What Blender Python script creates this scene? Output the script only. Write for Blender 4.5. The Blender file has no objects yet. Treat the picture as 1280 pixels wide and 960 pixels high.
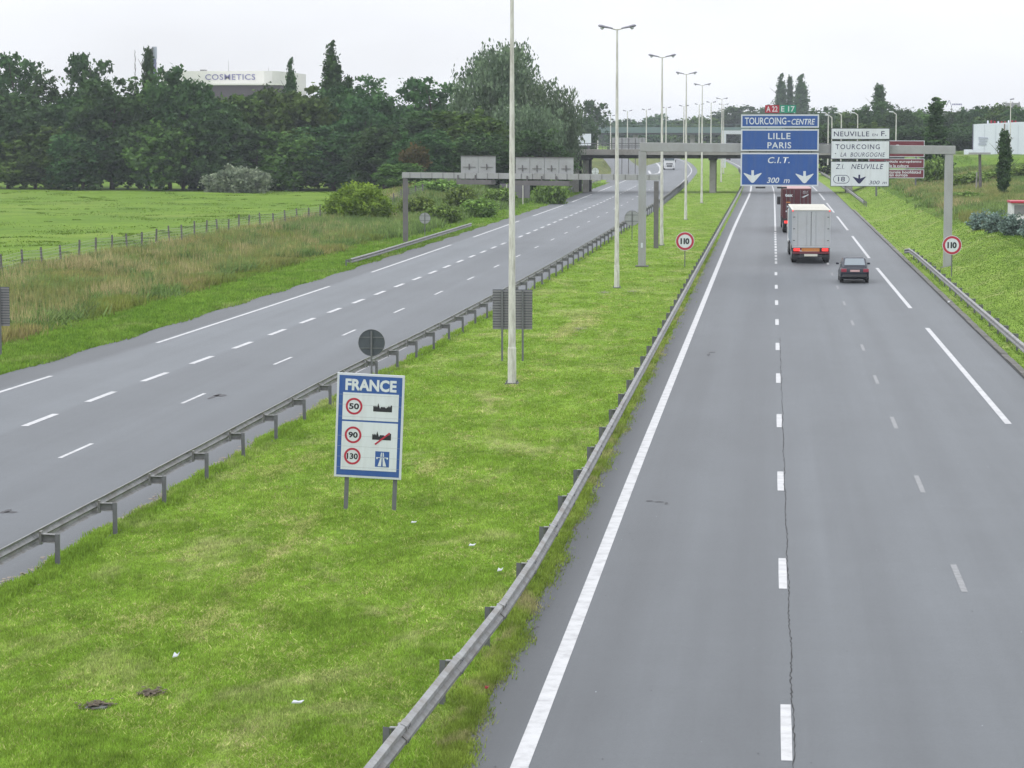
import bpy, math, random
import numpy as np
from mathutils import Vector, Matrix
R = math.radians
random.seed(7)
rng = np.random.default_rng(11)
scene = bpy.context.scene
COL = scene.collection

# ------------------------------------------------------------------ camera
CAM_H = 8.4
PITCH = math.atan(315 / 3200.0)
YAW = math.atan(326 / 3200.0 * math.cos(PITCH))
cam = bpy.data.cameras.new('camera')
cam.sensor_width = 36.0
cam.lens = 90.0
cam.clip_start = 0.5
cam.clip_end = 9000.0
cam_o = bpy.data.objects.new('camera', cam)
cam_o.location = (0, 0, CAM_H)
cam_o.rotation_euler = (R(90) - PITCH, 0, YAW)
COL.objects.link(cam_o)
scene.camera = cam_o

# ------------------------------------------------------------------ world, sun, exposure
SUN_EL, SUN_AZ = R(52), R(235)          # azimuth clockwise from +Y
world = bpy.data.worlds.new('World')
scene.world = world
world.use_nodes = True
nt = world.node_tree
nt.nodes.clear()
wo = nt.nodes.new('ShaderNodeOutputWorld')
bg = nt.nodes.new('ShaderNodeBackground')
bg.inputs['Strength'].default_value = 0.1
sky = nt.nodes.new('ShaderNodeTexSky')
sky.sky_type = 'NISHITA'
sky.sun_disc = False
sky.sun_elevation = SUN_EL
sky.sun_rotation = SUN_AZ
tc = nt.nodes.new('ShaderNodeTexCoord')
sep = nt.nodes.new('ShaderNodeSeparateXYZ')
nt.links.new(tc.outputs['Generated'], sep.inputs[0])
lum = nt.nodes.new('ShaderNodeMapRange')      # overcast sky: zenith brighter than horizon
lum.inputs['From Min'].default_value = 0.0
lum.inputs['From Max'].default_value = 1.0
lum.inputs['To Min'].default_value = 8.0
lum.inputs['To Max'].default_value = 22.0
nt.links.new(sep.outputs['Z'], lum.inputs['Value'])
mp = nt.nodes.new('ShaderNodeMapping')
mp.inputs['Scale'].default_value = (1.0, 1.0, 3.2)
nt.links.new(tc.outputs['Generated'], mp.inputs[0])
nz = nt.nodes.new('ShaderNodeTexNoise')
nz.inputs['Scale'].default_value = 5.0
nz.inputs['Detail'].default_value = 5
nt.links.new(mp.outputs[0], nz.inputs['Vector'])
nr = nt.nodes.new('ShaderNodeMapRange')
nr.inputs['From Min'].default_value = 0.3
nr.inputs['From Max'].default_value = 0.7
nr.inputs['To Min'].default_value = 0.90
nr.inputs['To Max'].default_value = 1.06
nt.links.new(nz.outputs['Fac'], nr.inputs['Value'])
mul = nt.nodes.new('ShaderNodeMath'); mul.operation = 'MULTIPLY'
nt.links.new(lum.outputs[0], mul.inputs[0]); nt.links.new(nr.outputs[0], mul.inputs[1])
cc = nt.nodes.new('ShaderNodeVectorMath'); cc.operation = 'SCALE'
cc.inputs[0].default_value = (0.975, 0.995, 1.05)
nt.links.new(mul.outputs[0], cc.inputs['Scale'])
mx = nt.nodes.new('ShaderNodeMix'); mx.data_type = 'RGBA'
mx.inputs[0].default_value = 0.94
nt.links.new(sky.outputs[0], mx.inputs[6]); nt.links.new(cc.outputs[0], mx.inputs[7])
nt.links.new(mx.outputs[2], bg.inputs['Color'])
nt.links.new(bg.outputs[0], wo.inputs[0])

sun = bpy.data.lights.new('sun', 'SUN')
sun.energy = 1.0
sun.angle = R(14)
sun.color = (1.0, 0.965, 0.91)
sun_o = bpy.data.objects.new('sun', sun)
d = Vector((math.sin(SUN_AZ) * math.cos(SUN_EL), math.cos(SUN_AZ) * math.cos(SUN_EL), math.sin(SUN_EL)))
sun_o.rotation_euler = d.to_track_quat('Z', 'Y').to_euler()
sun_o.location = (0, 0, 60)
COL.objects.link(sun_o)
scene.view_settings.view_transform = 'Standard'
scene.view_settings.look = 'None'
scene.view_settings.exposure = 0.27
scene.view_settings.gamma = 1.0
scene.view_settings.use_curve_mapping = False
scene.cycles.volume_bounces = 0
scene.cycles.max_bounces = 5

# ------------------------------------------------------------------ materials
def mat(name, col, rough=0.7, metal=0.0, noise=0.0, nscale=3.0, bump=0.0, bscale=40.0, stretch=None, dirt=None, dscale=1.0, damt=0.4, spec=0.4, emit=None):
    m = bpy.data.materials.new(name)
    m.use_nodes = True
    t = m.node_tree
    b = t.nodes['Principled BSDF']
    b.inputs['Roughness'].default_value = rough
    b.inputs['Metallic'].default_value = metal
    b.inputs['Specular IOR Level'].default_value = spec
    b.inputs['Base Color'].default_value = (*col, 1)
    if emit:
        b.inputs['Emission Color'].default_value = (*emit[0], 1)
        b.inputs['Emission Strength'].default_value = emit[1]
    g = t.nodes.new('ShaderNodeTexCoord')
    vec = g.outputs['Object']
    if stretch:
        mpn = t.nodes.new('ShaderNodeMapping'); mpn.inputs['Scale'].default_value = stretch
        t.links.new(vec, mpn.inputs[0]); vec = mpn.outputs[0]
    out = None
    if noise > 0:
        n = t.nodes.new('ShaderNodeTexNoise'); n.inputs['Scale'].default_value = nscale; n.inputs['Detail'].default_value = 6; n.inputs['Roughness'].default_value = 0.65
        t.links.new(vec, n.inputs['Vector'])
        r = t.nodes.new('ShaderNodeMapRange'); r.inputs['From Min'].default_value = 0.25; r.inputs['From Max'].default_value = 0.75
        r.inputs['To Min'].default_value = 1 - noise; r.inputs['To Max'].default_value = 1 + noise
        t.links.new(n.outputs['Fac'], r.inputs['Value'])
        v = t.nodes.new('ShaderNodeVectorMath'); v.operation = 'SCALE'; v.inputs[0].default_value = col
        t.links.new(r.outputs[0], v.inputs['Scale'])
        out = v.outputs[0]
        t.links.new(out, b.inputs['Base Color'])
    if dirt:
        n = t.nodes.new('ShaderNodeTexNoise'); n.inputs['Scale'].default_value = dscale; n.inputs['Detail'].default_value = 8; n.inputs['Roughness'].default_value = 0.7
        t.links.new(vec, n.inputs['Vector'])
        r = t.nodes.new('ShaderNodeMapRange'); r.inputs['From Min'].default_value = 0.45; r.inputs['From Max'].default_value = 0.7
        r.inputs['To Min'].default_value = 0; r.inputs['To Max'].default_value = damt
        t.links.new(n.outputs['Fac'], r.inputs['Value'])
        x = t.nodes.new('ShaderNodeMix'); x.data_type = 'RGBA'
        t.links.new(r.outputs[0], x.inputs[0])
        if out: t.links.new(out, x.inputs[6])
        else: x.inputs[6].default_value = (*col, 1)
        x.inputs[7].default_value = (*dirt, 1)
        t.links.new(x.outputs[2], b.inputs['Base Color'])
    if bump > 0:
        n = t.nodes.new('ShaderNodeTexNoise'); n.inputs['Scale'].default_value = bscale; n.inputs['Detail'].default_value = 4
        t.links.new(vec, n.inputs['Vector'])
        bp = t.nodes.new('ShaderNodeBump'); bp.inputs['Strength'].default_value = bump; bp.inputs['Distance'].default_value = 0.02
        t.links.new(n.outputs['Fac'], bp.inputs['Height']); t.links.new(bp.outputs[0], b.inputs['Normal'])
    return m

def N(t, kind, **kw):
    n = t.nodes.new(kind)
    for k, v in kw.items(): n.inputs[k].default_value = v
    return n

def ramp(t, src, stops):
    r = t.nodes.new('ShaderNodeValToRGB')
    e = r.color_ramp.elements
    while len(e) < len(stops): e.new(0.5)
    for i, (p, c) in enumerate(stops):
        e[i].position = p; e[i].color = (*c, 1)
    t.links.new(src, r.inputs[0])
    return r.outputs[0]

def grass_mat(name, dark, mid, light, dry, dry_amt=0.5, scale=0.6, dry_scale=0.4, blades=False, aniso=(1, 0.42, 1), dlo=0.52, dhi=0.68):
    """colour follows the world position, so blades and soil under them share patches"""
    m = bpy.data.materials.new(name); m.use_nodes = True
    t = m.node_tree; b = t.nodes['Principled BSDF']
    b.inputs['Roughness'].default_value = 0.9; b.inputs['Specular IOR Level'].default_value = 0.04
    g = t.nodes.new('ShaderNodeNewGeometry')
    mp = N(t, 'ShaderNodeMapping'); mp.inputs['Scale'].default_value = aniso
    t.links.new(g.outputs['Position'], mp.inputs[0])
    n1 = N(t, 'ShaderNodeTexNoise', Scale=scale, Detail=9, Roughness=0.68)
    n2 = N(t, 'ShaderNodeTexNoise', Scale=dry_scale, Detail=9, Roughness=0.72, Distortion=0.6)
    n3 = N(t, 'ShaderNodeTexNoise', Scale=5.5, Detail=5, Roughness=0.7)
    for n in (n1, n2, n3): t.links.new(mp.outputs[0], n.inputs['Vector'])
    c1 = ramp(t, n1.outputs['Fac'], [(0.3, dark), (0.5, mid), (0.68, light)])
    r2 = N(t, 'ShaderNodeMapRange'); r2.inputs['From Min'].default_value = dlo; r2.inputs['From Max'].default_value = dhi
    r2.inputs['To Max'].default_value = dry_amt
    t.links.new(n2.outputs['Fac'], r2.inputs['Value'])
    x = t.nodes.new('ShaderNodeMix'); x.data_type = 'RGBA'
    t.links.new(r2.outputs[0], x.inputs[0]); t.links.new(c1, x.inputs[6]); x.inputs[7].default_value = (*dry, 1)
    r3 = N(t, 'ShaderNodeMapRange'); r3.inputs['From Min'].default_value = 0.25; r3.inputs['From Max'].default_value = 0.75
    r3.inputs['To Min'].default_value = 0.74; r3.inputs['To Max'].default_value = 1.28
    t.links.new(n3.outputs['Fac'], r3.inputs['Value'])
    n4 = N(t, 'ShaderNodeTexNoise', Scale=1.7, Detail=4, Roughness=0.6, Distortion=0.8)
    t.links.new(mp.outputs[0], n4.inputs['Vector'])
    r4 = N(t, 'ShaderNodeMapRange'); r4.inputs['From Min'].default_value = 0.3; r4.inputs['From Max'].default_value = 0.7
    r4.inputs['To Min'].default_value = 0.82; r4.inputs['To Max'].default_value = 1.2
    t.links.new(n4.outputs['Fac'], r4.inputs['Value'])
    m4 = t.nodes.new('ShaderNodeMath'); m4.operation = 'MULTIPLY'
    t.links.new(r3.outputs[0], m4.inputs[0]); t.links.new(r4.outputs[0], m4.inputs[1])
    fac = m4.outputs[0]
    if blades:
        a = t.nodes.new('ShaderNodeAttribute'); a.attribute_name = 'tone'
        mm = t.nodes.new('ShaderNodeMath'); mm.operation = 'MULTIPLY'
        t.links.new(fac, mm.inputs[0]); t.links.new(a.outputs['Fac'], mm.inputs[1]); fac = mm.outputs[0]
    v = t.nodes.new('ShaderNodeVectorMath'); v.operation = 'SCALE'
    t.links.new(x.outputs[2], v.inputs[0]); t.links.new(fac, v.inputs['Scale'])
    t.links.new(v.outputs[0], b.inputs['Base Color'])
    if blades:
        tr = t.nodes.new('ShaderNodeBsdfTranslucent'); t.links.new(v.outputs[0], tr.inputs['Color'])
        ms = t.nodes.new('ShaderNodeMixShader'); ms.inputs[0].default_value = 0.35
        t.links.new(b.outputs[0], ms.inputs[1]); t.links.new(tr.outputs[0], ms.inputs[2])
        t.links.new(ms.outputs[0], t.nodes['Material Output'].inputs['Surface'])
    return m

def leaf_mat(name, dark, light, far=False):
    m = bpy.data.materials.new(name); m.use_nodes = True
    t = m.node_tree; b = t.nodes['Principled BSDF']
    b.inputs['Roughness'].default_value = 0.8; b.inputs['Specular IOR Level'].default_value = 0.08
    a = t.nodes.new('ShaderNodeAttribute'); a.attribute_name = 'tone'
    oi = t.nodes.new('ShaderNodeObjectInfo')
    c = ramp(t, a.outputs['Fac'], [(0.0, dark), (1.0, light)])
    h = t.nodes.new('ShaderNodeHueSaturation')
    r = N(t, 'ShaderNodeMapRange'); r.inputs['To Min'].default_value = 0.75; r.inputs['To Max'].default_value = 1.25
    t.links.new(oi.outputs['Random'], r.inputs['Value']); t.links.new(r.outputs[0], h.inputs['Value'])
    r2 = N(t, 'ShaderNodeMapRange'); r2.inputs['To Min'].default_value = 0.485; r2.inputs['To Max'].default_value = 0.515
    t.links.new(oi.outputs['Random'], r2.inputs['Value']); t.links.new(r2.outputs[0], h.inputs['Hue'])
    t.links.new(c, h.inputs['Color']); t.links.new(h.outputs[0], b.inputs['Base Color'])
    tr = t.nodes.new('ShaderNodeBsdfTranslucent'); t.links.new(h.outputs[0], tr.inputs['Color'])
    ms = t.nodes.new('ShaderNodeMixShader'); ms.inputs[0].default_value = 0.25
    t.links.new(b.outputs[0], ms.inputs[1]); t.links.new(tr.outputs[0], ms.inputs[2])
    t.links.new(ms.outputs[0], t.nodes['Material Output'].inputs['Surface'])
    return m

def asphalt_mat(name, bands, base=0.088):
    """bands: (x position, brightness) across the road; laid strips of different age, wear along the wheel tracks"""
    m = bpy.data.materials.new(name); m.use_nodes = True
    t = m.node_tree; b = t.nodes['Principled BSDF']
    b.inputs['Roughness'].default_value = 0.58; b.inputs['Specular IOR Level'].default_value = 0.45
    g = t.nodes.new('ShaderNodeNewGeometry')
    at = t.nodes.new('ShaderNodeAttribute'); at.attribute_name = 'cross'
    x0, x1 = bands[0][0], bands[-1][0]
    rr = N(t, 'ShaderNodeMapRange'); rr.inputs['From Min'].default_value = x0; rr.inputs['From Max'].default_value = x1
    t.links.new(at.outputs['Fac'], rr.inputs['Value'])
    cr = ramp(t, rr.outputs[0], [((x - x0) / (x1 - x0), (c * base * .79, c * base * .88, c * base * .96)) if not isinstance(c, tuple) else ((x - x0) / (x1 - x0), c) for x, c in bands])
    def fac(scale, det, lo, hi, sc=(1, 1, 1), rough=0.6):
        mp = N(t, 'ShaderNodeMapping'); mp.inputs['Scale'].default_value = sc
        t.links.new(g.outputs['Position'], mp.inputs[0])
        n = N(t, 'ShaderNodeTexNoise', Scale=scale, Detail=det, Roughness=rough)
        t.links.new(mp.outputs[0], n.inputs['Vector'])
        r = N(t, 'ShaderNodeMapRange'); r.inputs['From Min'].default_value = 0.3; r.inputs['From Max'].default_value = 0.7
        r.inputs['To Min'].default_value = lo; r.inputs['To Max'].default_value = hi
        t.links.new(n.outputs['Fac'], r.inputs['Value'])
        return r.outputs[0]
    fs = [fac(1.1, 6, 0.88, 1.12, (1, 0.012, 1)), fac(0.12, 6, 0.90, 1.10, (1, 0.5, 1)), fac(70, 3, 0.78, 1.22), fac(14, 5, 0.90, 1.10, rough=0.8), fac(3, 3, 0.975, 1.025, (0.1, 1, 1)), fac(0.9, 7, 0.93, 1.06, (1, 0.25, 1), 0.75)]
    o = fs[0]
    for f_ in fs[1:]:
        mm = t.nodes.new('ShaderNodeMath'); mm.operation = 'MULTIPLY'
        t.links.new(o, mm.inputs[0]); t.links.new(f_, mm.inputs[1]); o = mm.outputs[0]
    v = t.nodes.new('ShaderNodeVectorMath'); v.operation = 'SCALE'
    t.links.new(cr, v.inputs[0]); t.links.new(o, v.inputs['Scale']); t.links.new(v.outputs[0], b.inputs['Base Color'])
    n = N(t, 'ShaderNodeTexNoise', Scale=120, Detail=3)
    t.links.new(g.outputs['Position'], n.inputs['Vector'])
    bp = N(t, 'ShaderNodeBump', Strength=0.35, Distance=0.01)
    t.links.new(n.outputs['Fac'], bp.inputs['Height']); t.links.new(bp.outputs[0], b.inputs['Normal'])
    return m

M = {
    'paint': mat('white_road_paint', (0.42, 0.425, 0.43), 0.7, noise=0.10, nscale=6, dirt=(0.20, 0.20, 0.205), dscale=3.0, damt=0.75),
    'worn': mat('worn_road_paint', (0.21, 0.215, 0.22), 0.8, noise=0.2, nscale=8, dirt=(0.10, 0.10, 0.105), dscale=5.0, damt=0.8),
    'galv': mat('weathered_galvanised_steel', (0.23, 0.235, 0.235), 0.6, 0.25, noise=0.25, nscale=6, dirt=(0.12, 0.10, 0.08), dscale=2.2, damt=0.8, bump=.3, bscale=4),
    'galvdark': mat('dull_galvanised_post', (0.125, 0.13, 0.135), 0.65, 0.2, noise=0.2, nscale=6),
    'polegrey': mat('cream_lamp_pole', (0.55, 0.55, 0.50), 0.55, noise=0.14, nscale=1.3, dirt=(0.20, 0.18, 0.15), dscale=1.6, damt=0.7, stretch=(6, 6, 0.9)),
    'head': mat('grey_lamp_housing', (0.17, 0.17, 0.2), 0.45, 0.2),
    'lens': mat('clear_lamp_bowl', (0.5, 0.52, 0.55), 0.2),
    'gantry': mat('grey_gantry_metal', (0.30, 0.31, 0.31), 0.6, 0.1, noise=0.10, nscale=0.8, dirt=(0.2, 0.19, 0.17), dscale=0.9, damt=0.45, stretch=(1, 1, 0.4)),
    'gantrydark': mat('dark_old_gantry_metal', (0.125, 0.12, 0.12), 0.7, 0.1, noise=0.15, nscale=2),
    'backpanel': mat('bare_aluminium_sign_back', (0.30, 0.31, 0.315), 0.5, 0.2, noise=0.08, nscale=1.0, dirt=(0.2, 0.19, 0.18), dscale=1.2, damt=0.5),
    'backdark': mat('dark_sign_back', (0.055, 0.065, 0.075), 0.6, noise=0.15, nscale=3),
    'backpurple': mat('dull_purple_grey_sign_back', (0.12, 0.115, 0.13), 0.6, noise=0.1, nscale=2),
    'slat': mat('grey_slatted_sign_back', (0.19, 0.19, 0.195), 0.6, 0.1, noise=0.12, nscale=4),
    'signblue': mat('blue_sign_sheeting', (0.024, 0.080, 0.27), 0.5, noise=0.09, nscale=1.3, dirt=(0.08, 0.12, 0.22), dscale=2.2, damt=0.35, stretch=(1.6, 1, .35)),
    'signwhite': mat('white_sign_sheeting', (0.56, 0.60, 0.62), 0.5, noise=0.05, nscale=0.9, dirt=(0.42, 0.43, 0.42), dscale=2.5, damt=0.45, stretch=(2, 1, .3)),
    'seam': mat('panel_joint', (0.30, 0.32, 0.34), 0.6),
    'signborder': mat('pale_sign_edge', (0.50, 0.53, 0.56), 0.5),
    'signred': mat('red_sign_sheeting', (0.36, 0.02, 0.045), 0.5),
    'darkred': mat('deep_red_route_badge', (0.33, 0.02, 0.04), 0.5),
    'green': mat('green_route_badge', (0.02, 0.23, 0.14), 0.5),
    'maroon': mat('maroon_tourist_sheeting', (0.13, 0.02, 0.03), 0.5, noise=0.06),
    'black': mat('black_print', (0.015, 0.016, 0.02), 0.6),
    'navy': mat('navy_print', (0.018, 0.02, 0.07), 0.6),
    'concrete': mat('grey_bridge_concrete', (0.26, 0.255, 0.235), 0.85, noise=0.15, nscale=0.6, dirt=(0.12, 0.115, 0.10), dscale=0.7, damt=0.6),
    'darkconcrete': mat('dark_bridge_concrete', (0.06, 0.06, 0.062), 0.9, noise=0.2, nscale=1),  # darker concrete tone for girders, crossbeams, rear piers and the far deck
    'bridgegreen': mat('green_painted_girder', (0.10, 0.155, 0.145), 0.7, noise=0.1, nscale=0.3),
    'kerb': mat('dirty_kerb_concrete', (0.13, 0.125, 0.12), 0.9, noise=0.25, nscale=2.5, dirt=(0.05, 0.055, 0.035), dscale=1.4, damt=0.8),
    'crack': mat('dark_crack_filler', (0.02, 0.02, 0.02), 0.9),
    'stain': mat('dark_oil_patch', (0.055, 0.055, 0.058), 0.8, noise=0.3, nscale=9),
    'grime': mat('dark_earthy_grit', (0.06, 0.055, 0.045), 0.95, noise=0.4, nscale=14),
    'gravel': mat('sandy_grit', (0.24, 0.21, 0.17), 0.95, noise=0.35, nscale=14),
    'wood': mat('weathered_fence_wood', (0.115, 0.105, 0.105), 0.9, noise=0.3, nscale=9),
    'wire': mat('fence_wire', (0.17, 0.18, 0.19), 0.6),
    'bark': mat('dark_bark', (0.055, 0.045, 0.035), 0.95, noise=0.3, nscale=3),
    'tyre': mat('tyre_rubber', (0.018, 0.018, 0.019), 0.85),
    'rim': mat('wheel_rim', (0.35, 0.36, 0.37), 0.4, 0.6),
    'vanwhite': mat('white_vehicle_paint', (0.62, 0.63, 0.64), 0.35, noise=0.03),
    'boxwhite': mat('grubby_white_box_doors', (0.46, 0.48, 0.50), 0.5, noise=0.05, nscale=0.8, dirt=(0.40, 0.40, 0.39), dscale=0.9, damt=0.5),
    'boxroof': mat('pale_box_roof', (0.50, 0.49, 0.43), 0.5, noise=0.06, nscale=0.6, dirt=(0.33, 0.32, 0.27), dscale=0.5, damt=0.6),
    'boxside': mat('grey_blue_curtain_side', (0.20, 0.23, 0.28), 0.5, noise=0.06),
    'trim': mat('dark_vehicle_trim', (0.03, 0.03, 0.033), 0.6),
    'bumper': mat('maroon_bumper_bar', (0.14, 0.03, 0.04), 0.5),
    'orange': mat('orange_marker_plate', (0.50, 0.19, 0.05), 0.5, noise=0.1, nscale=5),
    'plate': mat('pale_number_plate', (0.6, 0.6, 0.52), 0.5),
    'plater': mat('reddish_number_plate', (0.5, 0.33, 0.32), 0.5),
    'taillit': mat('lit_tail_lamp', (0.6, 0.02, 0.02), 0.3, emit=((1.0, 0.05, 0.04), 1.1)),
    'tail': mat('unlit_tail_lamp', (0.25, 0.03, 0.05), 0.3),
    'container': mat('dark_red_container', (0.075, 0.014, 0.02), 0.55, noise=0.12, nscale=2),
    'containerroof': mat('faded_pink_container_roof', (0.34, 0.20, 0.20), 0.6, noise=0.08),
    'carpaint': mat('dark_navy_car_paint', (0.012, 0.015, 0.026), 0.35, 0.0, spec=0.4),
    'redpaint': mat('red_car_paint', (0.35, 0.02, 0.03), 0.35),
    'bluepaint': mat('blue_car_paint', (0.03, 0.06, 0.25), 0.35),
    'glass': mat('tinted_window_glass', (0.09, 0.12, 0.14), 0.12, 0.0, spec=1.0),
    'litter': mat('white_litter', (0.42, 0.44, 0.46), 0.6),
    'cream': mat('cream_wall_cladding', (0.60, 0.60, 0.56), 0.7, noise=0.03, nscale=0.2),
    'mauve': mat('mauve_brown_cladding', (0.085, 0.075, 0.09), 0.7, noise=0.06, nscale=0.4),
    'bwhite': mat('white_metal_cladding', (0.62, 0.66, 0.72), 0.6, noise=0.03, nscale=0.2),
    'bstripe': mat('brown_swoosh_paint', (0.20, 0.16, 0.13), 0.7),
    'blogo': mat('grey_blue_logo_print', (0.36, 0.39, 0.46), 0.7),
    'roofdark': mat('dark_flashing', (0.07, 0.07, 0.10), 0.7),
    'lettering_mauve': mat('purple_roof_letters', (0.17, 0.17, 0.30), 0.6),
}
GD = (0.030, 0.062, 0.010); GM = (0.072, 0.125, 0.016); GL = (0.115, 0.175, 0.026); DRY = (0.20, 0.18, 0.085)
M['verge'] = grass_mat('mown_verge_soil', (0.100, 0.160, 0.024), (0.130, 0.205, 0.030), (0.162, 0.238, 0.042), (0.30, 0.28, 0.14), 0.55)
M['blade'] = grass_mat('mown_verge_blades', (0.150, 0.248, 0.034), (0.205, 0.322, 0.046), (0.258, 0.368, 0.066), (0.48, 0.46, 0.24), 0.62, blades=True)
M['lush'] = grass_mat('lush_strip_blades', (0.105, 0.190, 0.030), (0.148, 0.255, 0.038), (0.195, 0.300, 0.052), (0.34, 0.33, 0.16), 0.5, blades=True)
M['weed'] = grass_mat('rough_weed_blades', (0.095, 0.145, 0.032), (0.165, 0.205, 0.048), (0.225, 0.245, 0.065), (0.33, 0.25, 0.13), 0.75, scale=0.16, dry_scale=0.11, blades=True, dlo=0.48, dhi=0.62)
M['drygrass'] = grass_mat('dry_seed_grass_blades', (0.12, 0.155, 0.04), (0.20, 0.22, 0.07), (0.28, 0.28, 0.11), (0.38, 0.32, 0.17), 0.85, scale=0.2, dry_scale=0.15, blades=True, dlo=0.45, dhi=0.6)
M['vergeweed'] = grass_mat('verge_edge_weed_blades', (0.13, 0.19, 0.035), (0.19, 0.265, 0.045), (0.25, 0.32, 0.065), (0.36, 0.31, 0.18), 0.7, blades=True, scale=.8, dry_scale=.6, dlo=.5, dhi=.62)
M['bankblade'] = grass_mat('bank_grass_blades', (0.095, 0.165, 0.032), (0.122, 0.200, 0.038), (0.155, 0.235, 0.048), (0.30, 0.29, 0.13), 0.5, scale=.25, dry_scale=.2, blades=True, aniso=(1, .6, 1))
M['pastureblade'] = grass_mat('pasture_tuft_blades', (0.08, 0.14, 0.02), (0.11, 0.18, 0.024), (0.14, 0.21, 0.03), DRY, 0.2, blades=True)
LEAF = {
    'dark': leaf_mat('dark_green_leaves', (0.014, 0.040, 0.014), (0.085, 0.165, 0.050)),
    'mid': leaf_mat('mid_green_leaves', (0.024, 0.055, 0.012), (0.130, 0.220, 0.050)),
    'grey': leaf_mat('grey_green_willow_leaves', (0.050, 0.085, 0.045), (0.185, 0.260, 0.145)),
    'bright': leaf_mat('yellow_green_leaves', (0.06, 0.11, 0.012), (0.26, 0.38, 0.05)),
    'shrubg': leaf_mat('fresh_green_shrub_leaves', (0.06, 0.11, 0.022), (0.22, 0.33, 0.08)),
    'blue': leaf_mat('blue_green_shrub_leaves', (0.05, 0.08, 0.065), (0.24, 0.33, 0.29)),
    'silver': leaf_mat('silvery_shrub_leaves', (0.08, 0.11, 0.07), (0.30, 0.34, 0.23)),
    'rust': leaf_mat('rusty_leaves', (0.045, 0.06, 0.02), (0.18, 0.14, 0.045)),
    'far': leaf_mat('far_wood_leaves', (0.025, 0.042, 0.025), (0.080, 0.115, 0.060)),
}

# ------------------------------------------------------------------ helpers
ORG = {}
def tag(o, label=None, cat=None, group=None, kind=None):
    if label: o['label'] = label
    if cat: o['category'] = cat
    if group: o['group'] = group
    if kind: o['kind'] = kind
    return o

def thing(name, loc, label, cat, group=None, rot=(0, 0, 0)):
    o = bpy.data.objects.new(name, None)
    o.empty_display_size = 0.3
    o.location = loc; o.rotation_euler = rot
    COL.objects.link(o); ORG[o.name] = Vector(loc)
    return tag(o, label, cat, group)

def children(o): return [c for c in bpy.data.objects if c.parent == o]
_kids = {}
def link_child(o, parent):
    o.parent = parent
    _kids.setdefault(parent.name, []).append(o)

def copy_tree(o, loc=None, rot=None, label=None, parent=None):
    c = o.copy(); COL.objects.link(c)
    if loc is not None: c.location = loc
    if rot is not None: c.rotation_euler = rot
    if label: c['label'] = label
    if parent is not None: link_child(c, parent)
    ORG[c.name] = Vector(c.location)
    for k in list(_kids.get(o.name, [])):
        copy_tree(k, parent=c)
    return c

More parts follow.
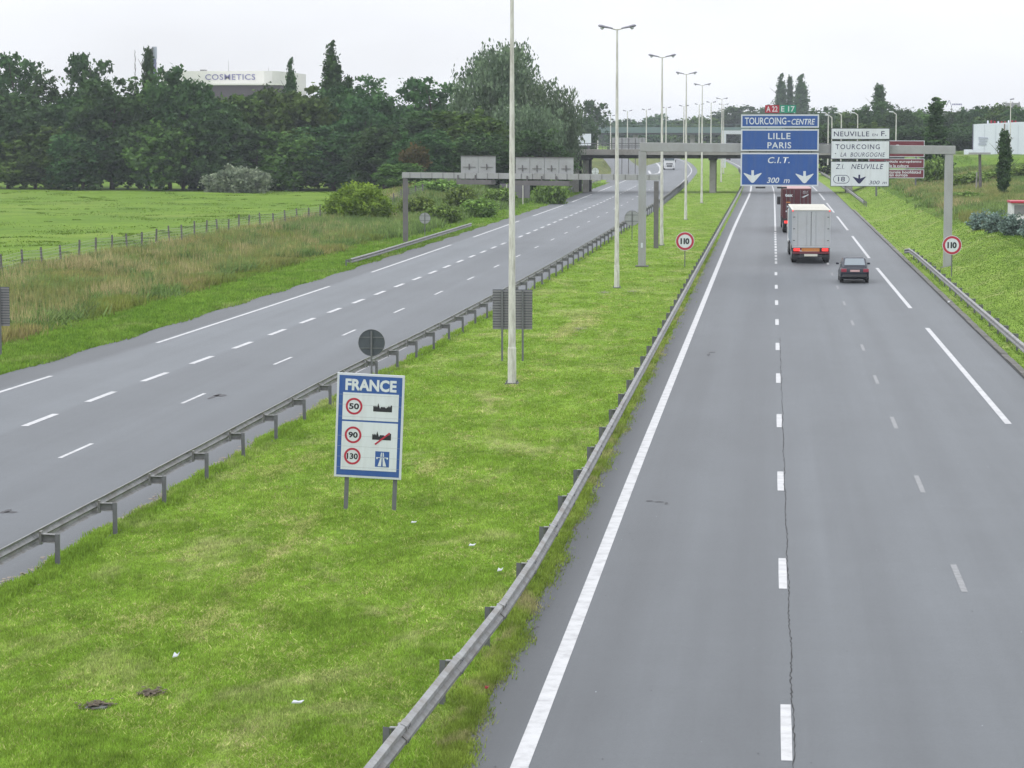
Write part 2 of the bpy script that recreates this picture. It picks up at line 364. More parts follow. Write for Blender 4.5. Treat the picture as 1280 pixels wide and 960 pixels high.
class MB:
    def __init__(s): s.v = []; s.f = []
    def poly(s, pts):
        n = len(s.v); s.v += [tuple(p) for p in pts]; s.f.append(tuple(range(n, n + len(pts)))); return s
    def box(s, x0, x1, y0, y1, z0, z1):
        n = len(s.v)
        s.v += [(x, y, z) for z in (z0, z1) for y in (y0, y1) for x in (x0, x1)]
        s.f += [tuple(n + i for i in q) for q in ((0, 2, 3, 1), (4, 5, 7, 6), (0, 1, 5, 4), (2, 6, 7, 3), (0, 4, 6, 2), (1, 3, 7, 5))]
        return s
    def beam(s, p0, p1, w, h):
        p0 = Vector(p0); p1 = Vector(p1); d = (p1 - p0).normalized()
        up = Vector((0, 0, 1)) if abs(d.z) < 0.95 else Vector((0, 1, 0))
        a = d.cross(up).normalized() * w / 2; b = a.cross(d).normalized() * h / 2
        n = len(s.v)
        for p in (p0, p1):
            s.v += [tuple(p + q) for q in (-a - b, a - b, a + b, -a + b)]
        s.f += [tuple(n + i for i in q) for q in ((0, 1, 2, 3), (7, 6, 5, 4), (0, 4, 5, 1), (1, 5, 6, 2), (2, 6, 7, 3), (3, 7, 4, 0))]
        return s
    def tube(s, p0, p1, r0, r1=None, k=10, cap=True):
        r1 = r0 if r1 is None else r1
        p0 = Vector(p0); p1 = Vector(p1); d = (p1 - p0).normalized()
        up = Vector((0, 0, 1)) if abs(d.z) < 0.95 else Vector((0, 1, 0))
        a = d.cross(up).normalized(); b = a.cross(d).normalized()
        n = len(s.v)
        for p, r in ((p0, r0), (p1, r1)):
            for i in range(k):
                t = 2 * math.pi * i / k
                s.v.append(tuple(p + a * r * math.cos(t) + b * r * math.sin(t)))
        for i in range(k):
            j = (i + 1) % k
            s.f.append((n + i, n + j, n + k + j, n + k + i))
        if cap:
            s.f.append(tuple(n + i for i in range(k))[::-1]); s.f.append(tuple(n + k + i for i in range(k)))
        return s
    def prism(s, pts, y0, y1):
        """polygon in XZ, extruded along Y"""
        n = len(s.v); k = len(pts)
        s.v += [(x, y0, z) for x, z in pts] + [(x, y1, z) for x, z in pts]
        s.f.append(tuple(n + i for i in range(k))); s.f.append(tuple(n + k + i for i in range(k))[::-1])
        for i in range(k):
            j = (i + 1) % k
            s.f.append((n + i, n + k + i, n + k + j, n + j))
        return s
    def ring(s, cx, cz, r0, r1, y0, y1, k=36):
        n = len(s.v)
        for y in (y0, y1):
            for r in (r0, r1):
                for i in range(k):
                    t = 2 * math.pi * i / k
                    s.v.append((cx + r * math.cos(t), y, cz + r * math.sin(t)))
        for i in range(k):
            j = (i + 1) % k
            A, B, C, D = n, n + k, n + 2 * k, n + 3 * k
            s.f += [(A + i, A + j, B + j, B + i), (C + i, D + i, D + j, C + j), (B + i, B + j, D + j, D + i), (A + i, C + i, C + j, A + j)]
        return s
    def disc(s, cx, cz, r, y0, y1, k=36):
        return s.prism([(cx + r * math.cos(2 * math.pi * i / k), cz + r * math.sin(2 * math.pi * i / k)) for i in range(k)], y0, y1)
    def loft(s, rings, cap=True):
        n = len(s.v); k = len(rings[0])
        for r in rings: s.v += [tuple(p) for p in r]
        for a in range(len(rings) - 1):
            for i in range(k):
                j = (i + 1) % k
                s.f.append((n + a * k + i, n + a * k + j, n + (a + 1) * k + j, n + (a + 1) * k + i))
        if cap:
            s.f.append(tuple(n + i for i in range(k))[::-1]); s.f.append(tuple(n + (len(rings) - 1) * k + i for i in range(k)))
        return s
    def mesh(s, name, m, off=(0, 0, 0), smooth=False):
        me = bpy.data.meshes.new(name)
        ox, oy, oz = off
        me.from_pydata([(x - ox, y - oy, z - oz) for x, y, z in s.v], [], s.f)
        import bmesh
        bm = bmesh.new(); bm.from_mesh(me); bmesh.ops.recalc_face_normals(bm, faces=bm.faces); bm.to_mesh(me); bm.free()
        me.materials.append(m)
        if smooth: me.polygons.foreach_set('use_smooth', [True] * len(me.polygons))
        me.update()
        return me
    def build(s, name, m, parent=None, local=False, smooth=False, bevel=0):
        """top level: world coordinates, origin at the foot; child: world coordinates unless local"""
        if parent is not None:
            off = (0, 0, 0) if local else tuple(ORG[parent.name])
        else:
            xs = [v[0] for v in s.v]; ys = [v[1] for v in s.v]; zs = [v[2] for v in s.v]
            off = ((min(xs) + max(xs)) / 2, (min(ys) + max(ys)) / 2, min(zs))
        o = bpy.data.objects.new(name, s.mesh(name, m, off, smooth))
        COL.objects.link(o)
        if parent is not None:
            link_child(o, parent)
            ORG[o.name] = Vector(off)
        else:
            o.location = off; ORG[o.name] = Vector(off)
        if bevel:
            b = o.modifiers.new('bevel', 'BEVEL'); b.width = bevel; b.segments = 2; b.limit_method = 'ANGLE'
        return o

def np_mesh(name, verts, faces, m, tone=None, smooth=False):
    """verts (n,3), faces (m,k) all the same size"""
    me = bpy.data.meshes.new(name)
    verts = np.asarray(verts, np.float32); faces = np.asarray(faces, np.int32)
    k = faces.shape[1]
    me.vertices.add(len(verts)); me.vertices.foreach_set('co', verts.ravel())
    me.loops.add(faces.size); me.loops.foreach_set('vertex_index', faces.ravel())
    me.polygons.add(len(faces))
    me.polygons.foreach_set('loop_start', np.arange(0, faces.size, k, dtype=np.int32))
    if tone is not None:
        a = me.attributes.new('tone', 'FLOAT', 'POINT'); a.data.foreach_set('value', np.asarray(tone, np.float32))
    me.update(calc_edges=True)
    if smooth: me.polygons.foreach_set('use_smooth', np.ones(len(faces), bool))
    me.materials.append(m)
    return me

def text(s, x0, x1, z0, z1, y, m, parent, name='lettering', bold=0.0, shear=0.0, spacing=1.0, local=False):
    """flat print facing -Y, fitted to the box"""
    cu = bpy.data.curves.new(name, 'FONT'); cu.body = s; cu.size = 1.0; cu.offset = bold; cu.shear = shear; cu.space_character = spacing
    cu.extrude = 0.0; cu.resolution_u = 3
    to = bpy.data.objects.new('lettering_source', cu)
    me = bpy.data.meshes.new_from_object(to)
    bpy.data.objects.remove(to); bpy.data.curves.remove(cu)
    co = np.zeros(len(me.vertices) * 3, np.float32); me.vertices.foreach_get('co', co); co = co.reshape(-1, 3)
    lo = co.min(0); hi = co.max(0)
    n = np.zeros_like(co)
    n[:, 0] = x0 + (co[:, 0] - lo[0]) / (hi[0] - lo[0]) * (x1 - x0)
    n[:, 2] = z0 + (co[:, 1] - lo[1]) / (hi[1] - lo[1]) * (z1 - z0)
    n[:, 1] = y
    if not local: n -= np.array(ORG[parent.name])
    me.vertices.foreach_set('co', n.ravel()); me.name = name
    me.materials.clear(); me.materials.append(m); me.update()
    o = bpy.data.objects.new(name, me); COL.objects.link(o)
    link_child(o, parent)
    return o

def G(px, py, z=0.0):
    """ground point seen at a pixel of the photograph"""
    a = (px - 640) / 3200.0; b = (480 - py) / 3200.0
    F = math.cos(PITCH) + b * math.sin(PITCH); U = -math.sin(PITCH) + b * math.cos(PITCH)
    t = (z - CAM_H) / U
    return (t * (a * math.cos(YAW) - F * math.sin(YAW)), t * (a * math.sin(YAW) + F * math.cos(YAW)))

def interp(t, pts):
    return float(np.interp(t, [p[0] for p in pts], [p[1] for p in pts]))

SL = [(20, -1.6), (48, -1.2), (64, -1.05), (80, -0.95), (100, -0.5), (125, -0.2), (150, 0.0), (200, 0.1), (300, 0.0), (360, -0.5), (436, -1.3), (554, -3.3), (678, -8.4), (772, -13.5), (900, -23), (1100, -44)]
_y = np.arange(20, 1101, 10.0)
_k = [np.clip((_y - 300) / 8, 0, 26) * o_ for o_ in np.linspace(-1.6, 1.6, 9)]
SL = [(float(a), float(b)) for a, b in zip(_y, np.mean([np.interp(_y + k_, [p[0] for p in SL], [p[1] for p in SL]) for k_ in _k], 0))]
def sl(Y): return interp(Y, SL)
def sr(Y): return 0.0 if Y < 330 else -5.6e-5 * (Y - 330) ** 2

def sm(a, b, x):
    t = np.clip((x - a) / (b - a), 0, 1); return t * t * (3 - 2 * t)

def H(X, Y):
    """terrain height"""
    X = np.asarray(X, float); Y = np.asarray(Y, float)
    z = np.zeros(np.broadcast(X, Y).shape)
    und = 0.10 * np.sin(X * 0.31 + 1.3) * np.sin(Y * 0.17) + 0.06 * np.sin(X * 0.9 + Y * 0.37) + 0.04 * np.sin(Y * 0.73 - X * 0.5)
    slY = np.interp(Y, [p[0] for p in SL], [p[1] for p in SL])
    left = -26.2 + slY
    # median, softly dished
    med = sm(-12.9, -11, X - slY) * sm(-4.6, -6.0, X)
    z = z + med * (0.5 * und - 0.05)
    # left verge and weed bank
    lb = sm(0.5, 4, left - X)
    z = z + lb * (und * 0.9 - 0.10 + 0.35 * sm(-33, -39, X) - 0.2 * sm(-43, -50, X))
    # right bank
    rb = sm(9.9, 15.5, X)
    z = z + rb * (1.55 + und * .35)
    z = z + sm(12, 30, X) * 3.0 * sm(210, 400, Y)
    z = z - sm(45, 90, X) * 1.0 * sm(400, 500, Y)
    # overpass embankments
    e = np.exp(-((Y - 360) / 11.0) ** 4)
    z = np.maximum(z, 5.0 * e * sm(28.6, 37, -X) * sm(52, 45, -X))
    z = np.maximum(z, 5.0 * e * sm(13, 22, X))
    # slope that carries the trees behind the left gantry
    z = z + 1.6 * sm(31, 38, -X) * sm(250, 300, Y) * sm(52, 44, -X)
    # land beyond the second bridge
    z = z + 2.0 * sm(960, 1100, Y) * sm(-5, -12, -np.abs(X - slY + 12) + 0)
    slpY = np.interp(Y, [430, 520, 600, 700, 840, 900], [-1.5, -5.5, -9.5, -15.5, -22, -25])
    slip = (Y > 425) & (X > -27 + slpY + slY * .45) & (X < left + 1)
    z = np.where(slip & (Y < 930), -0.03, z)
    road = ((X > left) & (X < -12.9 + slY)) | ((X > -4.15) & (X < 9.3))
    return np.where(road & (Y < 1000) & (z < 0.03), -0.03, z)

def xyz(X, Y, dz=0.0): return (X, Y, float(H(X, Y)) + dz)

# ------------------------------------------------------------------ ground
def ground():
    xs = np.concatenate([np.linspace(-1500, -240, 14), np.linspace(-200, -62, 36), np.arange(-60, 45, 0.6), np.linspace(46, 130, 30), np.linspace(160, 1500, 12)])
    ys = np.concatenate([np.arange(-60, 20, 8.0), np.arange(20, 130, 1.2), np.arange(130, 460, 2.5), np.arange(460, 1100, 10), np.linspace(1120, 2900, 16)])
    X, Y = np.meshgrid(xs, ys)
    Z = H(X, Y)
    v = np.stack([X.ravel(), Y.ravel(), Z.ravel()], 1)
    nx = len(xs); i = np.arange(len(ys) - 1)[:, None] * nx + np.arange(nx - 1)[None]
    i = i.ravel()
    f = np.stack([i, i + 1, i + nx + 1, i + nx], 1)
    me = np_mesh('ground', v, f, M['verge'], smooth=True)
    # weedy strip and pasture have soils of their own
    c = v[f].mean(1)
    me.materials.append(grass_mat('weed_bank_soil', (0.06, 0.08, 0.03), (0.10, 0.12, 0.04), (0.14, 0.155, 0.05), (0.19, 0.16, 0.08), 0.7, scale=0.2))
    me.materials.append(grass_mat('pasture_turf', (0.066, 0.122, 0.016), (0.096, 0.162, 0.020), (0.128, 0.195, 0.028), (0.18, 0.20, 0.06), 0.5, scale=0.10, dry_scale=0.06, aniso=(0.55, 1, 1)))
    mi = np.zeros(len(f), np.int32)
    mi[(c[:, 0] < -30.5) & (c[:, 0] > -43)] = 1
    mi[(c[:, 0] <= -43)] = 2
    me.materials.append(grass_mat('hill_turf', (0.055, 0.10, 0.018), (0.085, 0.145, 0.024), (0.12, 0.18, 0.032), (0.19, 0.17, 0.08), 0.55, scale=0.18, dry_scale=0.12))
    mi[(c[:, 0] > 14) & (c[:, 1] > 200)] = 3
    me.polygons.foreach_set('material_index', mi)
    o = bpy.data.objects.new('ground', me); COL.objects.link(o); tag(o, kind='structure')
    return o
ground()

def strip(name, xl, xr, y0, y1, z, m, parent=None, step=6.0, shift=None, wig=0.0, cols=1, cross=False):
    """sheet following the carriageway between offsets xl and xr"""
    n = max(2, int((y1 - y0) / step) + 1)
    ys = np.linspace(y0, y1, n)
    us = np.linspace(0, 1, cols + 1)
    V = []; C = []
    for Y in ys:
        s = shift(Y) if shift else 0.0
        l = (xl(Y) if callable(xl) else xl); r = (xr(Y) if callable(xr) else xr)
        for u in us:
            w = 0
            if wig and u in (0.0, 1.0): w = wig * (math.sin(Y * 0.9 + u * 3) * 0.5 + math.sin(Y * 0.37 + u) * 0.5)
            V.append((l + (r - l) * u + s + w, Y, z)); C.append(l + (r - l) * u)
    k = cols + 1
    F = [(a * k + b, a * k + b + 1, (a + 1) * k + b + 1, (a + 1) * k + b) for a in range(n - 1) for b in range(cols)]
    me = bpy.data.meshes.new(name); me.from_pydata(V, [], F)
    if cross:
        at = me.attributes.new('cross', 'FLOAT', 'POINT'); at.data.foreach_set('value', C)
    me.materials.append(m); me.update()
    o = bpy.data.objects.new(name, me); COL.objects.link(o)
    if parent is not None: link_child(o, parent)
    ORG[o.name] = Vector((0, 0, 0))
    return o

# ------------------------------------------------------------------ right carriageway (away from the camera)
A_R = asphalt_mat('right_carriageway_asphalt', [(-4.3, 0.64), (-3.6, 0.70), (-3.2, 0.90), (-2.5, 0.86), (-1.6, 0.98), (-0.6, 0.88), (0.30, 0.97), (0.42, 0.98), (1.1, 1.09), (2.0, 0.99), (2.8, 1.09), (3.6, 1.12), (4.4, 1.02), (5.2, 1.12), (6.0, 1.03), (6.6, 1.14), (8.0, 1.08), (8.9, 0.80)])
A_L = asphalt_mat('left_carriageway_asphalt', [(-25.9, 0.70), (-24.3, 0.76), (-23.9, 1.28), (-22.1, 1.16), (-20.4, 1.32), (-20.1, 1.06), (-18.8, 1.0), (-17.2, 1.10), (-15.5, 1.02), (-13.7, 1.0), (-13.2, 0.95), (-12.4, 0.98)])
road_r = tag(strip('right_carriageway', -4.15, 8.66, 5, 900, 0.012, A_R, shift=sr, wig=0.05, cols=1, cross=True, step=1.5), kind='structure')
ZL = 0.017
def rmark(name, x, w, y0, y1, m='paint', shift=sr, par=None, step=6.0):
    return strip(name, x - w / 2 if not callable(x) else (lambda Y: x(Y) - w / 2), x + w / 2 if not callable(x) else (lambda Y: x(Y) + w / 2), y0, y1, ZL, M[m], par or road_r, shift=shift, step=step)
def dash_run(name, x, w, ys, ln, m, shift, par):
    """dashes that lie on straight stretches share one mesh"""
    proto = None
    for Y in ys:
        if callable(x) or abs(shift(Y) - shift(Y + ln)) > 0.004 or ln > 6:
            rmark(name, x, w, Y, Y + ln, m, shift, par); continue
        if proto is None:
            proto = MB().poly([(-w / 2, 0, 0), (w / 2, 0, 0), (w / 2 + 0.004, ln * 0.5, 0), (w / 2, ln, 0), (-w / 2, ln, 0), (-w / 2 - 0.003, ln * 0.5, 0)]).mesh(name, M[m])
        o = bpy.data.objects.new(name, proto); COL.objects.link(o); o.location = (x + shift(Y), Y, ZL); link_child(o, par)
rmark('edge_line', lambda Y: -3.33 + 0.07 * (1 - sm(30, 70, Y)) + 0.35 * sm(200, 390, Y), 0.24, 5, 880)
dash_run('lane_dash', 0.27, 0.15, [20.8 + 13.05 * k for k in range(11)], 3.4, 'paint', sr, road_r)
dash_run('lane_dash', 0.29, 0.15, [164.5 + 4.5 * k for k in range(12)], 3.1, 'paint', sr, road_r)
rmark('lane_line', 0.30, 0.15, 219, 520)
dash_run('lane_dash', 3.58, 0.115, [20.8 + 13.05 * k for k in range(2, 11)], 3.0, 'worn', sr, road_r)
dash_run('lane_dash', 3.58, 0.14, [164 + 13.05 * k for k in range(26)], 3.0, 'paint', sr, road_r)
shx = lambda Y: interp(Y, [(20, 7.05), (75, 6.85), (112, 6.68), (160, 6.5), (300, 6.45), (900, 6.45)])
dash_run('shoulder_dash', shx, 0.19, [25.5 + 49 * k for k in range(9)], 36.5, 'paint', sr, road_r)
# crack along the lane joint and a few dark patches
mb = MB(); Y = 12.0; px_ = 0.37; pw = 0.012
while Y < 105:
    nx_ = 0.37 + .012 * math.sin(Y * 1.1) + random.uniform(-0.016, 0.016); nw = random.uniform(0.003, 0.012)
    ny_ = Y + (random.uniform(0.06, 0.25) if Y < 70 else .6)
    mb.poly([(px_ - pw, Y, ZL + 0.001), (px_ + pw, Y, ZL + 0.001), (nx_ + nw, ny_, ZL + 0.001), (nx_ - nw, ny_, ZL + 0.001)])
    Y, px_, pw = ny_, nx_, nw
mb.build('crack', M['crack'], road_r)
def blotch(cx, cy, rx, ry, m, par, name='patch', z=ZL + 0.002):
    k = 22
    MB().poly([(cx + rx * math.cos(2 * math.pi * i / k) * random.uniform(0.6, 1.1), cy + ry * math.sin(2 * math.pi * i / k) * random.uniform(0.6, 1.1), z) for i in range(k)]).build(name, M[m], par)
for (px, py, rx, ry) in ((812, 627, 0.09, 0.12), (824, 628, 0.13, 0.09), (833, 630, 0.04, 0.2), (886, 444, 0.07, 0.7), (890, 441, 0.15, 0.3)):
    x, y = G(px, py); blotch(x, y, rx, ry, 'stain', road_r, 'stain')
mb = MB()
for k in range(45):      # stone chips and specks lying on the carriageway
    Y = 33 + 70 * random.random() ** 1.6; x = random.uniform(-3.2, 9.5); s_ = random.uniform(.006, .014)
    mb.poly([(x - s_, Y, ZL + .002), (x, Y - s_ * 2, ZL + .002), (x + s_ * .8, Y, ZL + .002), (x, Y + s_ * 2, ZL + .002)])
tag(mb.build('stone_chips', M['signborder'], road_r), kind='stuff')
mb = MB()
for k in range(70):
    Y = 33 + 70 * random.random() ** 1.6; x = random.uniform(-4, 8.5); s_ = random.uniform(.006, .018)
    mb.poly([(x - s_, Y, ZL + .001), (x, Y - s_ * 3, ZL + .001), (x + s_ * .8, Y, ZL + .001), (x, Y + s_ * 2, ZL + .001)])
tag(mb.build('dark_specks', M['stain'], road_r), kind='stuff')
# concrete channel along the right edge: single kerb stones
kr = tag(strip('gutter', 8.60, 8.68, 40, 360, 0.022, M['crack'], wig=0.01), kind='structure')
for k in range(110):
    Y = 60 + k * 2.0
    w = random.uniform(-0.015, 0.015)
    MB().box(8.69 + w, 8.93 + w, Y, Y + 1.975, -0.05, 0.045 + random.uniform(-0.01, 0.01)).build('kerb_stone', M['kerb'], kr)

# ------------------------------------------------------------------ left carriageway
road_l = tag(strip('left_carriageway', -25.8, -12.5, 20, 1100, 0.012, A_L, shift=sl, wig=0.06, cross=True, step=2.0), kind='structure')
rmark('edge_line', -13.75, 0.2, 20, 1050, shift=sl, par=road_l)
dash_run('lane_dash', -20.25, 0.22, [57.8 + 6.65 * k for k in range(52)], 3.2, 'paint', sl, road_l)
dash_run('lane_dash', -17.2, 0.12, [50.7 + 13.45 * k for k in range(30)], 3.1, 'paint', sl, road_l)
dash_run('edge_dash', -23.9, 0.17, [48 + 52 * k for k in range(10)], 38, 'paint', sl, road_l)
for (px, py, rx, ry) in ((268, 496, 0.10, 1.0), (276, 495, 0.2, 0.4), (8, 640, 0.1, 0.35), (14, 641, 0.18, 0.15)):
    x, y = G(px, py); blotch(x, y, rx, ry, 'stain', road_l, 'stain')
# grit along the inner edge of the left carriageway
mb = MB()
for k in range(3200):
    Y = 40 + 90 * random.random() ** 1.4; x = -12.78 + sl(Y) + random.gauss(0, 0.12); s_ = random.uniform(0.015, 0.075)
    a = random.random() * 3
    mb.poly([(x + s_ * math.cos(a + t) * random.uniform(0.5, 1), Y + 2 * s_ * math.sin(a + t) * random.uniform(0.5, 1), 0.0195) for t in (0, 1.25, 2.5, 3.8, 5.0)])
mb2 = MB()
for k in range(1500):
    Y = 32 + 70 * random.random() ** 1.4; x = -4.17 + random.gauss(0, .10) + .05 * math.sin(Y * .8); s_ = random.uniform(0.01, 0.05)
    a = random.random() * 3
    mb2.poly([(x + s_ * math.cos(a + t) * random.uniform(0.5, 1), Y + 2 * s_ * math.sin(a + t) * random.uniform(0.5, 1), 0.0165) for t in (0, 1.25, 2.5, 3.8, 5.0)])
tag(mb2.build('grit', M['grime']), 'dark earthy grit between the weeds and the asphalt of the right carriageway', 'grit', kind='stuff')
tag(mb.build('grit', M['gravel']), 'sandy grit washed along the asphalt edge under the left median guardrail', 'grit', kind='stuff')
# slip road joining on the left beyond the overpass
slp = lambda Y: interp(Y, [(430, -1.5), (520, -5.5), (600, -9.5), (700, -15.5), (840, -22), (900, -25)])
tag(strip('slip_road', lambda Y: -25.8 + slp(Y), lambda Y: -19.5 + slp(Y) * 0.9, 430, 900, 0.008, A_L, shift=lambda Y: sl(Y) * 0.45, cross=True), kind='structure')
# ------------------------------------------------------------------ guardrails
PROF = [(0, 0.44), (0.075, 0.475), (0.082, 0.53), (0.01, 0.595), (0.082, 0.66), (0.075, 0.715), (0, 0.75), (-0.012, 0.745), (0.062, 0.708), (0.068, 0.664), (-0.004, 0.595), (0.068, 0.526), (0.062, 0.482), (-0.012, 0.445)]
def guardrail(name, path, y0, y1, step, face, post_off, label, zo=0.0, end_down=False):
    """path(Y) -> X of the beam; face = +1 when the waves point to +X"""
    root = thing(name, (path(y0), y0, 0), label, 'guardrail')
    n = int((y1 - y0) / step)
    post = None; beam_me = None
    for k in range(n):
        Y = y0 + k * step; Yn = Y + step
        X0, X1 = path(Y), path(Yn)
        g0 = 0.0
        lift = 0.004 if k % 2 else 0.0
        z0 = zo; z1 = zo
        if end_down and k == n - 1: z1 = zo - 0.25
        key = abs(X0 - X1) < 1e-4 and lift == 0 and z0 == z1
        r0 = [(X0 + face * (a + (lift if a > 0.02 else 0)), Y - 0.16, zo + b + g0 + lift) for a, b in PROF]
        r1 = [(X1 + face * (a + (lift if a > 0.02 else 0)), Yn + 0.16, z1 + b + g0 + lift) for a, b in PROF]
        MB().loft([r0, r1]).build('rail', M['galv'], root)
        if Y < 75:     # splice bolts and a slightly uneven alignment show close to the camera
            bb = MB()
            for by in (-.09, .0, .09):
                for bz2 in (.50, .69): bb.tube((X0 + face * .068, Y + by, zo + bz2), (X0 + face * .100, Y + by, zo + bz2), .016, .016, 6)
            tag(bb.build('splice_bolts', M['galvdark'], root), kind='stuff')
        # C-shaped post and spacer
        if post is None:
            p = MB().box(-0.045, 0.045, -0.028, -0.022, -0.35, 0.67).box(-0.045, -0.039, -0.022, 0.022, -0.35, 0.67).box(0.039, 0.045, -0.022, 0.022, -0.35, 0.67)
            post = p.mesh('post', M['galvdark'])
            a, b = (0.065, -post_off * face) if False else (0, 0)
            sp = MB()
            L = abs(post_off) - 0.05
            sgn = -1 if post_off > 0 else 1
            x0, x1 = sorted((sgn * 0.045, sgn * L))
            sp.box(x0, x1, -0.04, 0.04, 0.655, 0.67).box(x0, x1, -0.05, 0.05, 0.50, 0.515).box(x0, x1, 0.044, 0.05, 0.515, 0.66)
            sp.box(sgn * L - 0.02, sgn * L + 0.02, -0.06, 0.06, 0.46, 0.72)
            spm = sp.mesh('spacer', M['galv'])
        Xp = X0 + post_off
        o = bpy.data.objects.new('post', post); COL.objects.link(o); link_child(o, root)
        o.location = Vector((Xp, Y, zo)) - ORG[root.name]
        o.rotation_euler = (random.uniform(-0.02, 0.02), random.uniform(-0.02, 0.02), random.uniform(-0.05, 0.05))
        c = bpy.data.objects.new('spacer', spm); COL.objects.link(c); link_child(c, o)
    return root
pr = lambda Y: interp(Y, [(15, -5.8), (22, -5.2), (30, -4.84), (36.7, -4.55), (41, -4.36), (46, -4.25), (56, -4.22), (1000, -4.22)]) + sr(Y)
guardrail('median_guardrail', pr, 19.6, 560, 4.3, 1, -0.22, 'long steel guardrail between the median grass and the right carriageway, bending away nearest the camera')
pl = lambda Y: -12.85 + sl(Y)
guardrail('median_guardrail', pl, 26.8, 420, 4.2, -1, 0.38, 'steel guardrail seen from its post side along the left edge of the grass median')
guardrail('verge_guardrail', lambda Y: interp(Y, [(60, 9.15), (165, 9.15), (176, 9.0)]), 62, 177, 4.2, -1, 0.3, 'galvanised guardrail at the foot of the right-hand grass bank beside the gantry leg', end_down=True)
guardrail('verge_guardrail', lambda Y: 10.2 + sr(Y) * 0.5, 290, 520, 4.2, -1, 0.3, 'distant guardrail on the right verge running under the overpass')
guardrail('verge_guardrail', lambda Y: interp(Y, [(150, -26.35), (165, -26.1), (240, -26.05)]), 158.5, 222, 4.2, 1, -0.3, 'short guardrail on the far left verge at the foot of the left gantry', zo=-0.22)
guardrail('verge_guardrail', lambda Y: -27.2 + sl(Y), 352, 440, 4.2, 1, -0.3, 'short far guardrail on the left verge beyond the overpass piers')

# ------------------------------------------------------------------ street lamps
def lamp_proto(X, Y, label, Hh=13.9, z=0.0):
    root = thing('street_lamp', (X, Y, z), label, 'street lamp', 'double street lamps in the grass median')
    m = MB(); segs = [(0, 0.145), (1.2, 0.14), (1.25, 0.125), (6, 0.10), (Hh, 0.05)]
    for (a, ra), (b, rb) in zip(segs, segs[1:]): m.tube((0, 0, a), (0, 0, b), ra, rb, 14, cap=False)
    m.build('pole', M['polegrey'], root, local=True, smooth=True)
    m = MB().box(-0.22, 0.22, -0.22, 0.22, -0.1, 0.05)
    for sx in (-1, 1):
        for sy in (-1, 1): m.tube((sx * 0.17, sy * 0.17, 0.05), (sx * 0.17, sy * 0.17, 0.13), 0.02, 0.02, 6)
    m.build('base_plate', M['galvdark'], root, local=True)
    for s in (-1, 1):
        m = MB(); m.tube((0, 0, Hh - 0.05), (s * 0.3, 0, Hh + 0.02), 0.04, 0.035, 8)
        m.build('arm', M['polegrey'], root, local=True)
        rings = []
        for t, w, h in ((0.22, 0.04, 0.04), (0.34, 0.07, 0.06), (0.6, 0.10, 0.075), (0.78, 0.15, 0.10), (0.95, 0.13, 0.09), (1.02, 0.04, 0.03)):
            cx = s * t; cz = Hh + 0.02 + 0.19 * (t - 0.25)
            rings.append([(cx, w * math.cos(q), cz + h * max(-0.5, math.sin(q))) for q in [2 * math.pi * i / 10 for i in range(10)]])
        hd = MB().loft(rings).build('lamp_head', M['head'], root, local=True, smooth=True)
        ORG[hd.name] = ORG[root.name]
        rings = []
        for t, w in ((0, 0.115), (0.4, 0.10), (0.75, 0.06), (1, 0.01)):
            rings.append([(s * (0.80 + w * math.cos(q)), w * math.sin(q), Hh + 0.075 - 0.12 * t) for q in [2 * math.pi * i / 10 for i in range(10)]])
        MB().loft(rings).build('lamp_bowl', M['lens'], hd, local=True, smooth=True)
    return root
lx, ly = G(640, 480)
L0 = lamp_proto(lx, ly, 'nearest and tallest street lamp pole, with peeling paint, in front of the slatted sign')
lamps = [(G(771, 360), 'double-headed street lamp second nearest, its foot in the grass right of the dirt patch'),
         (G(827, 307), 'double-headed street lamp beside the thin right leg of the old left gantry'),
         (G(857, 275), 'double-headed street lamp behind the 110 sign in the median'),
         (G(877, 254), 'double-headed street lamp just in front of the overpass shadow on the grass'),
         ((-8.55, 432), 'double-headed street lamp right behind the central overpass pier'),
         ((-9.9, 523), 'double-headed street lamp second behind the central overpass pier'),
         ((-12.2, 625), 'double-headed street lamp farthest behind the central overpass pier')]
for (x, y), lab in lamps:
    copy_tree(L0, (x, y, 0), (random.uniform(-0.003, 0.003), random.uniform(-0.004, 0.004), random.uniform(-0.03, 0.03)), lab)
# far lamps round the bend: x pixel, y pixel of the top
far = [(889.7, 128.5, 'right of the far row, left of the blue sign'), (875, 131, 'second from the right in the far row'), (856, 133, 'above the white lorry, in the far row'),
       (834, 135, 'left of the white lorry in the far row'), (809.5, 137.5, 'by the round tree on the skyline'), (786, 139, 'between the two round trees on the skyline'),
       (765, 145, 'immediately left of the second nearest lamp pole'), (749, 135, 'in front of the tall airy tree on the skyline'), (734, 143, 'behind the small white billboard'), (724.5, 146, 'at the left end of the far row near the big willow')]
for px, py, w in far:
    Yd = 800 + (px * 7.3) % 80
    zt = CAM_H + (165 - py) * Yd / 3200
    X = (px - 966) / 3200 * Yd
    root = thing('street_lamp', (X, Yd, 0), 'thin distant street lamp ' + w, 'street lamp', 'distant street lamps round the bend')
    MB().tube((0, 0, -1), (0, 0, zt), .22, .14, 8).build('pole', M['polegrey'], root, local=True)
    for s_ in (-1, 1): MB().tube((s_ * .5, 0, zt), (s_ * 1.5, 0, zt + .25), .12, .2, 6).build('lamp_head', M['head'], root, local=True)
rl = [(1034, 141, 'with its arm over the white sign, leftmost'), (1038.5, 144, 'second from left above the white sign'), (1050, 141, 'third from left above the white sign'), (1070, 141, 'fourth above the white sign'), (1117, 140, 'leaning slightly, above the maroon sign')]
S0 = None
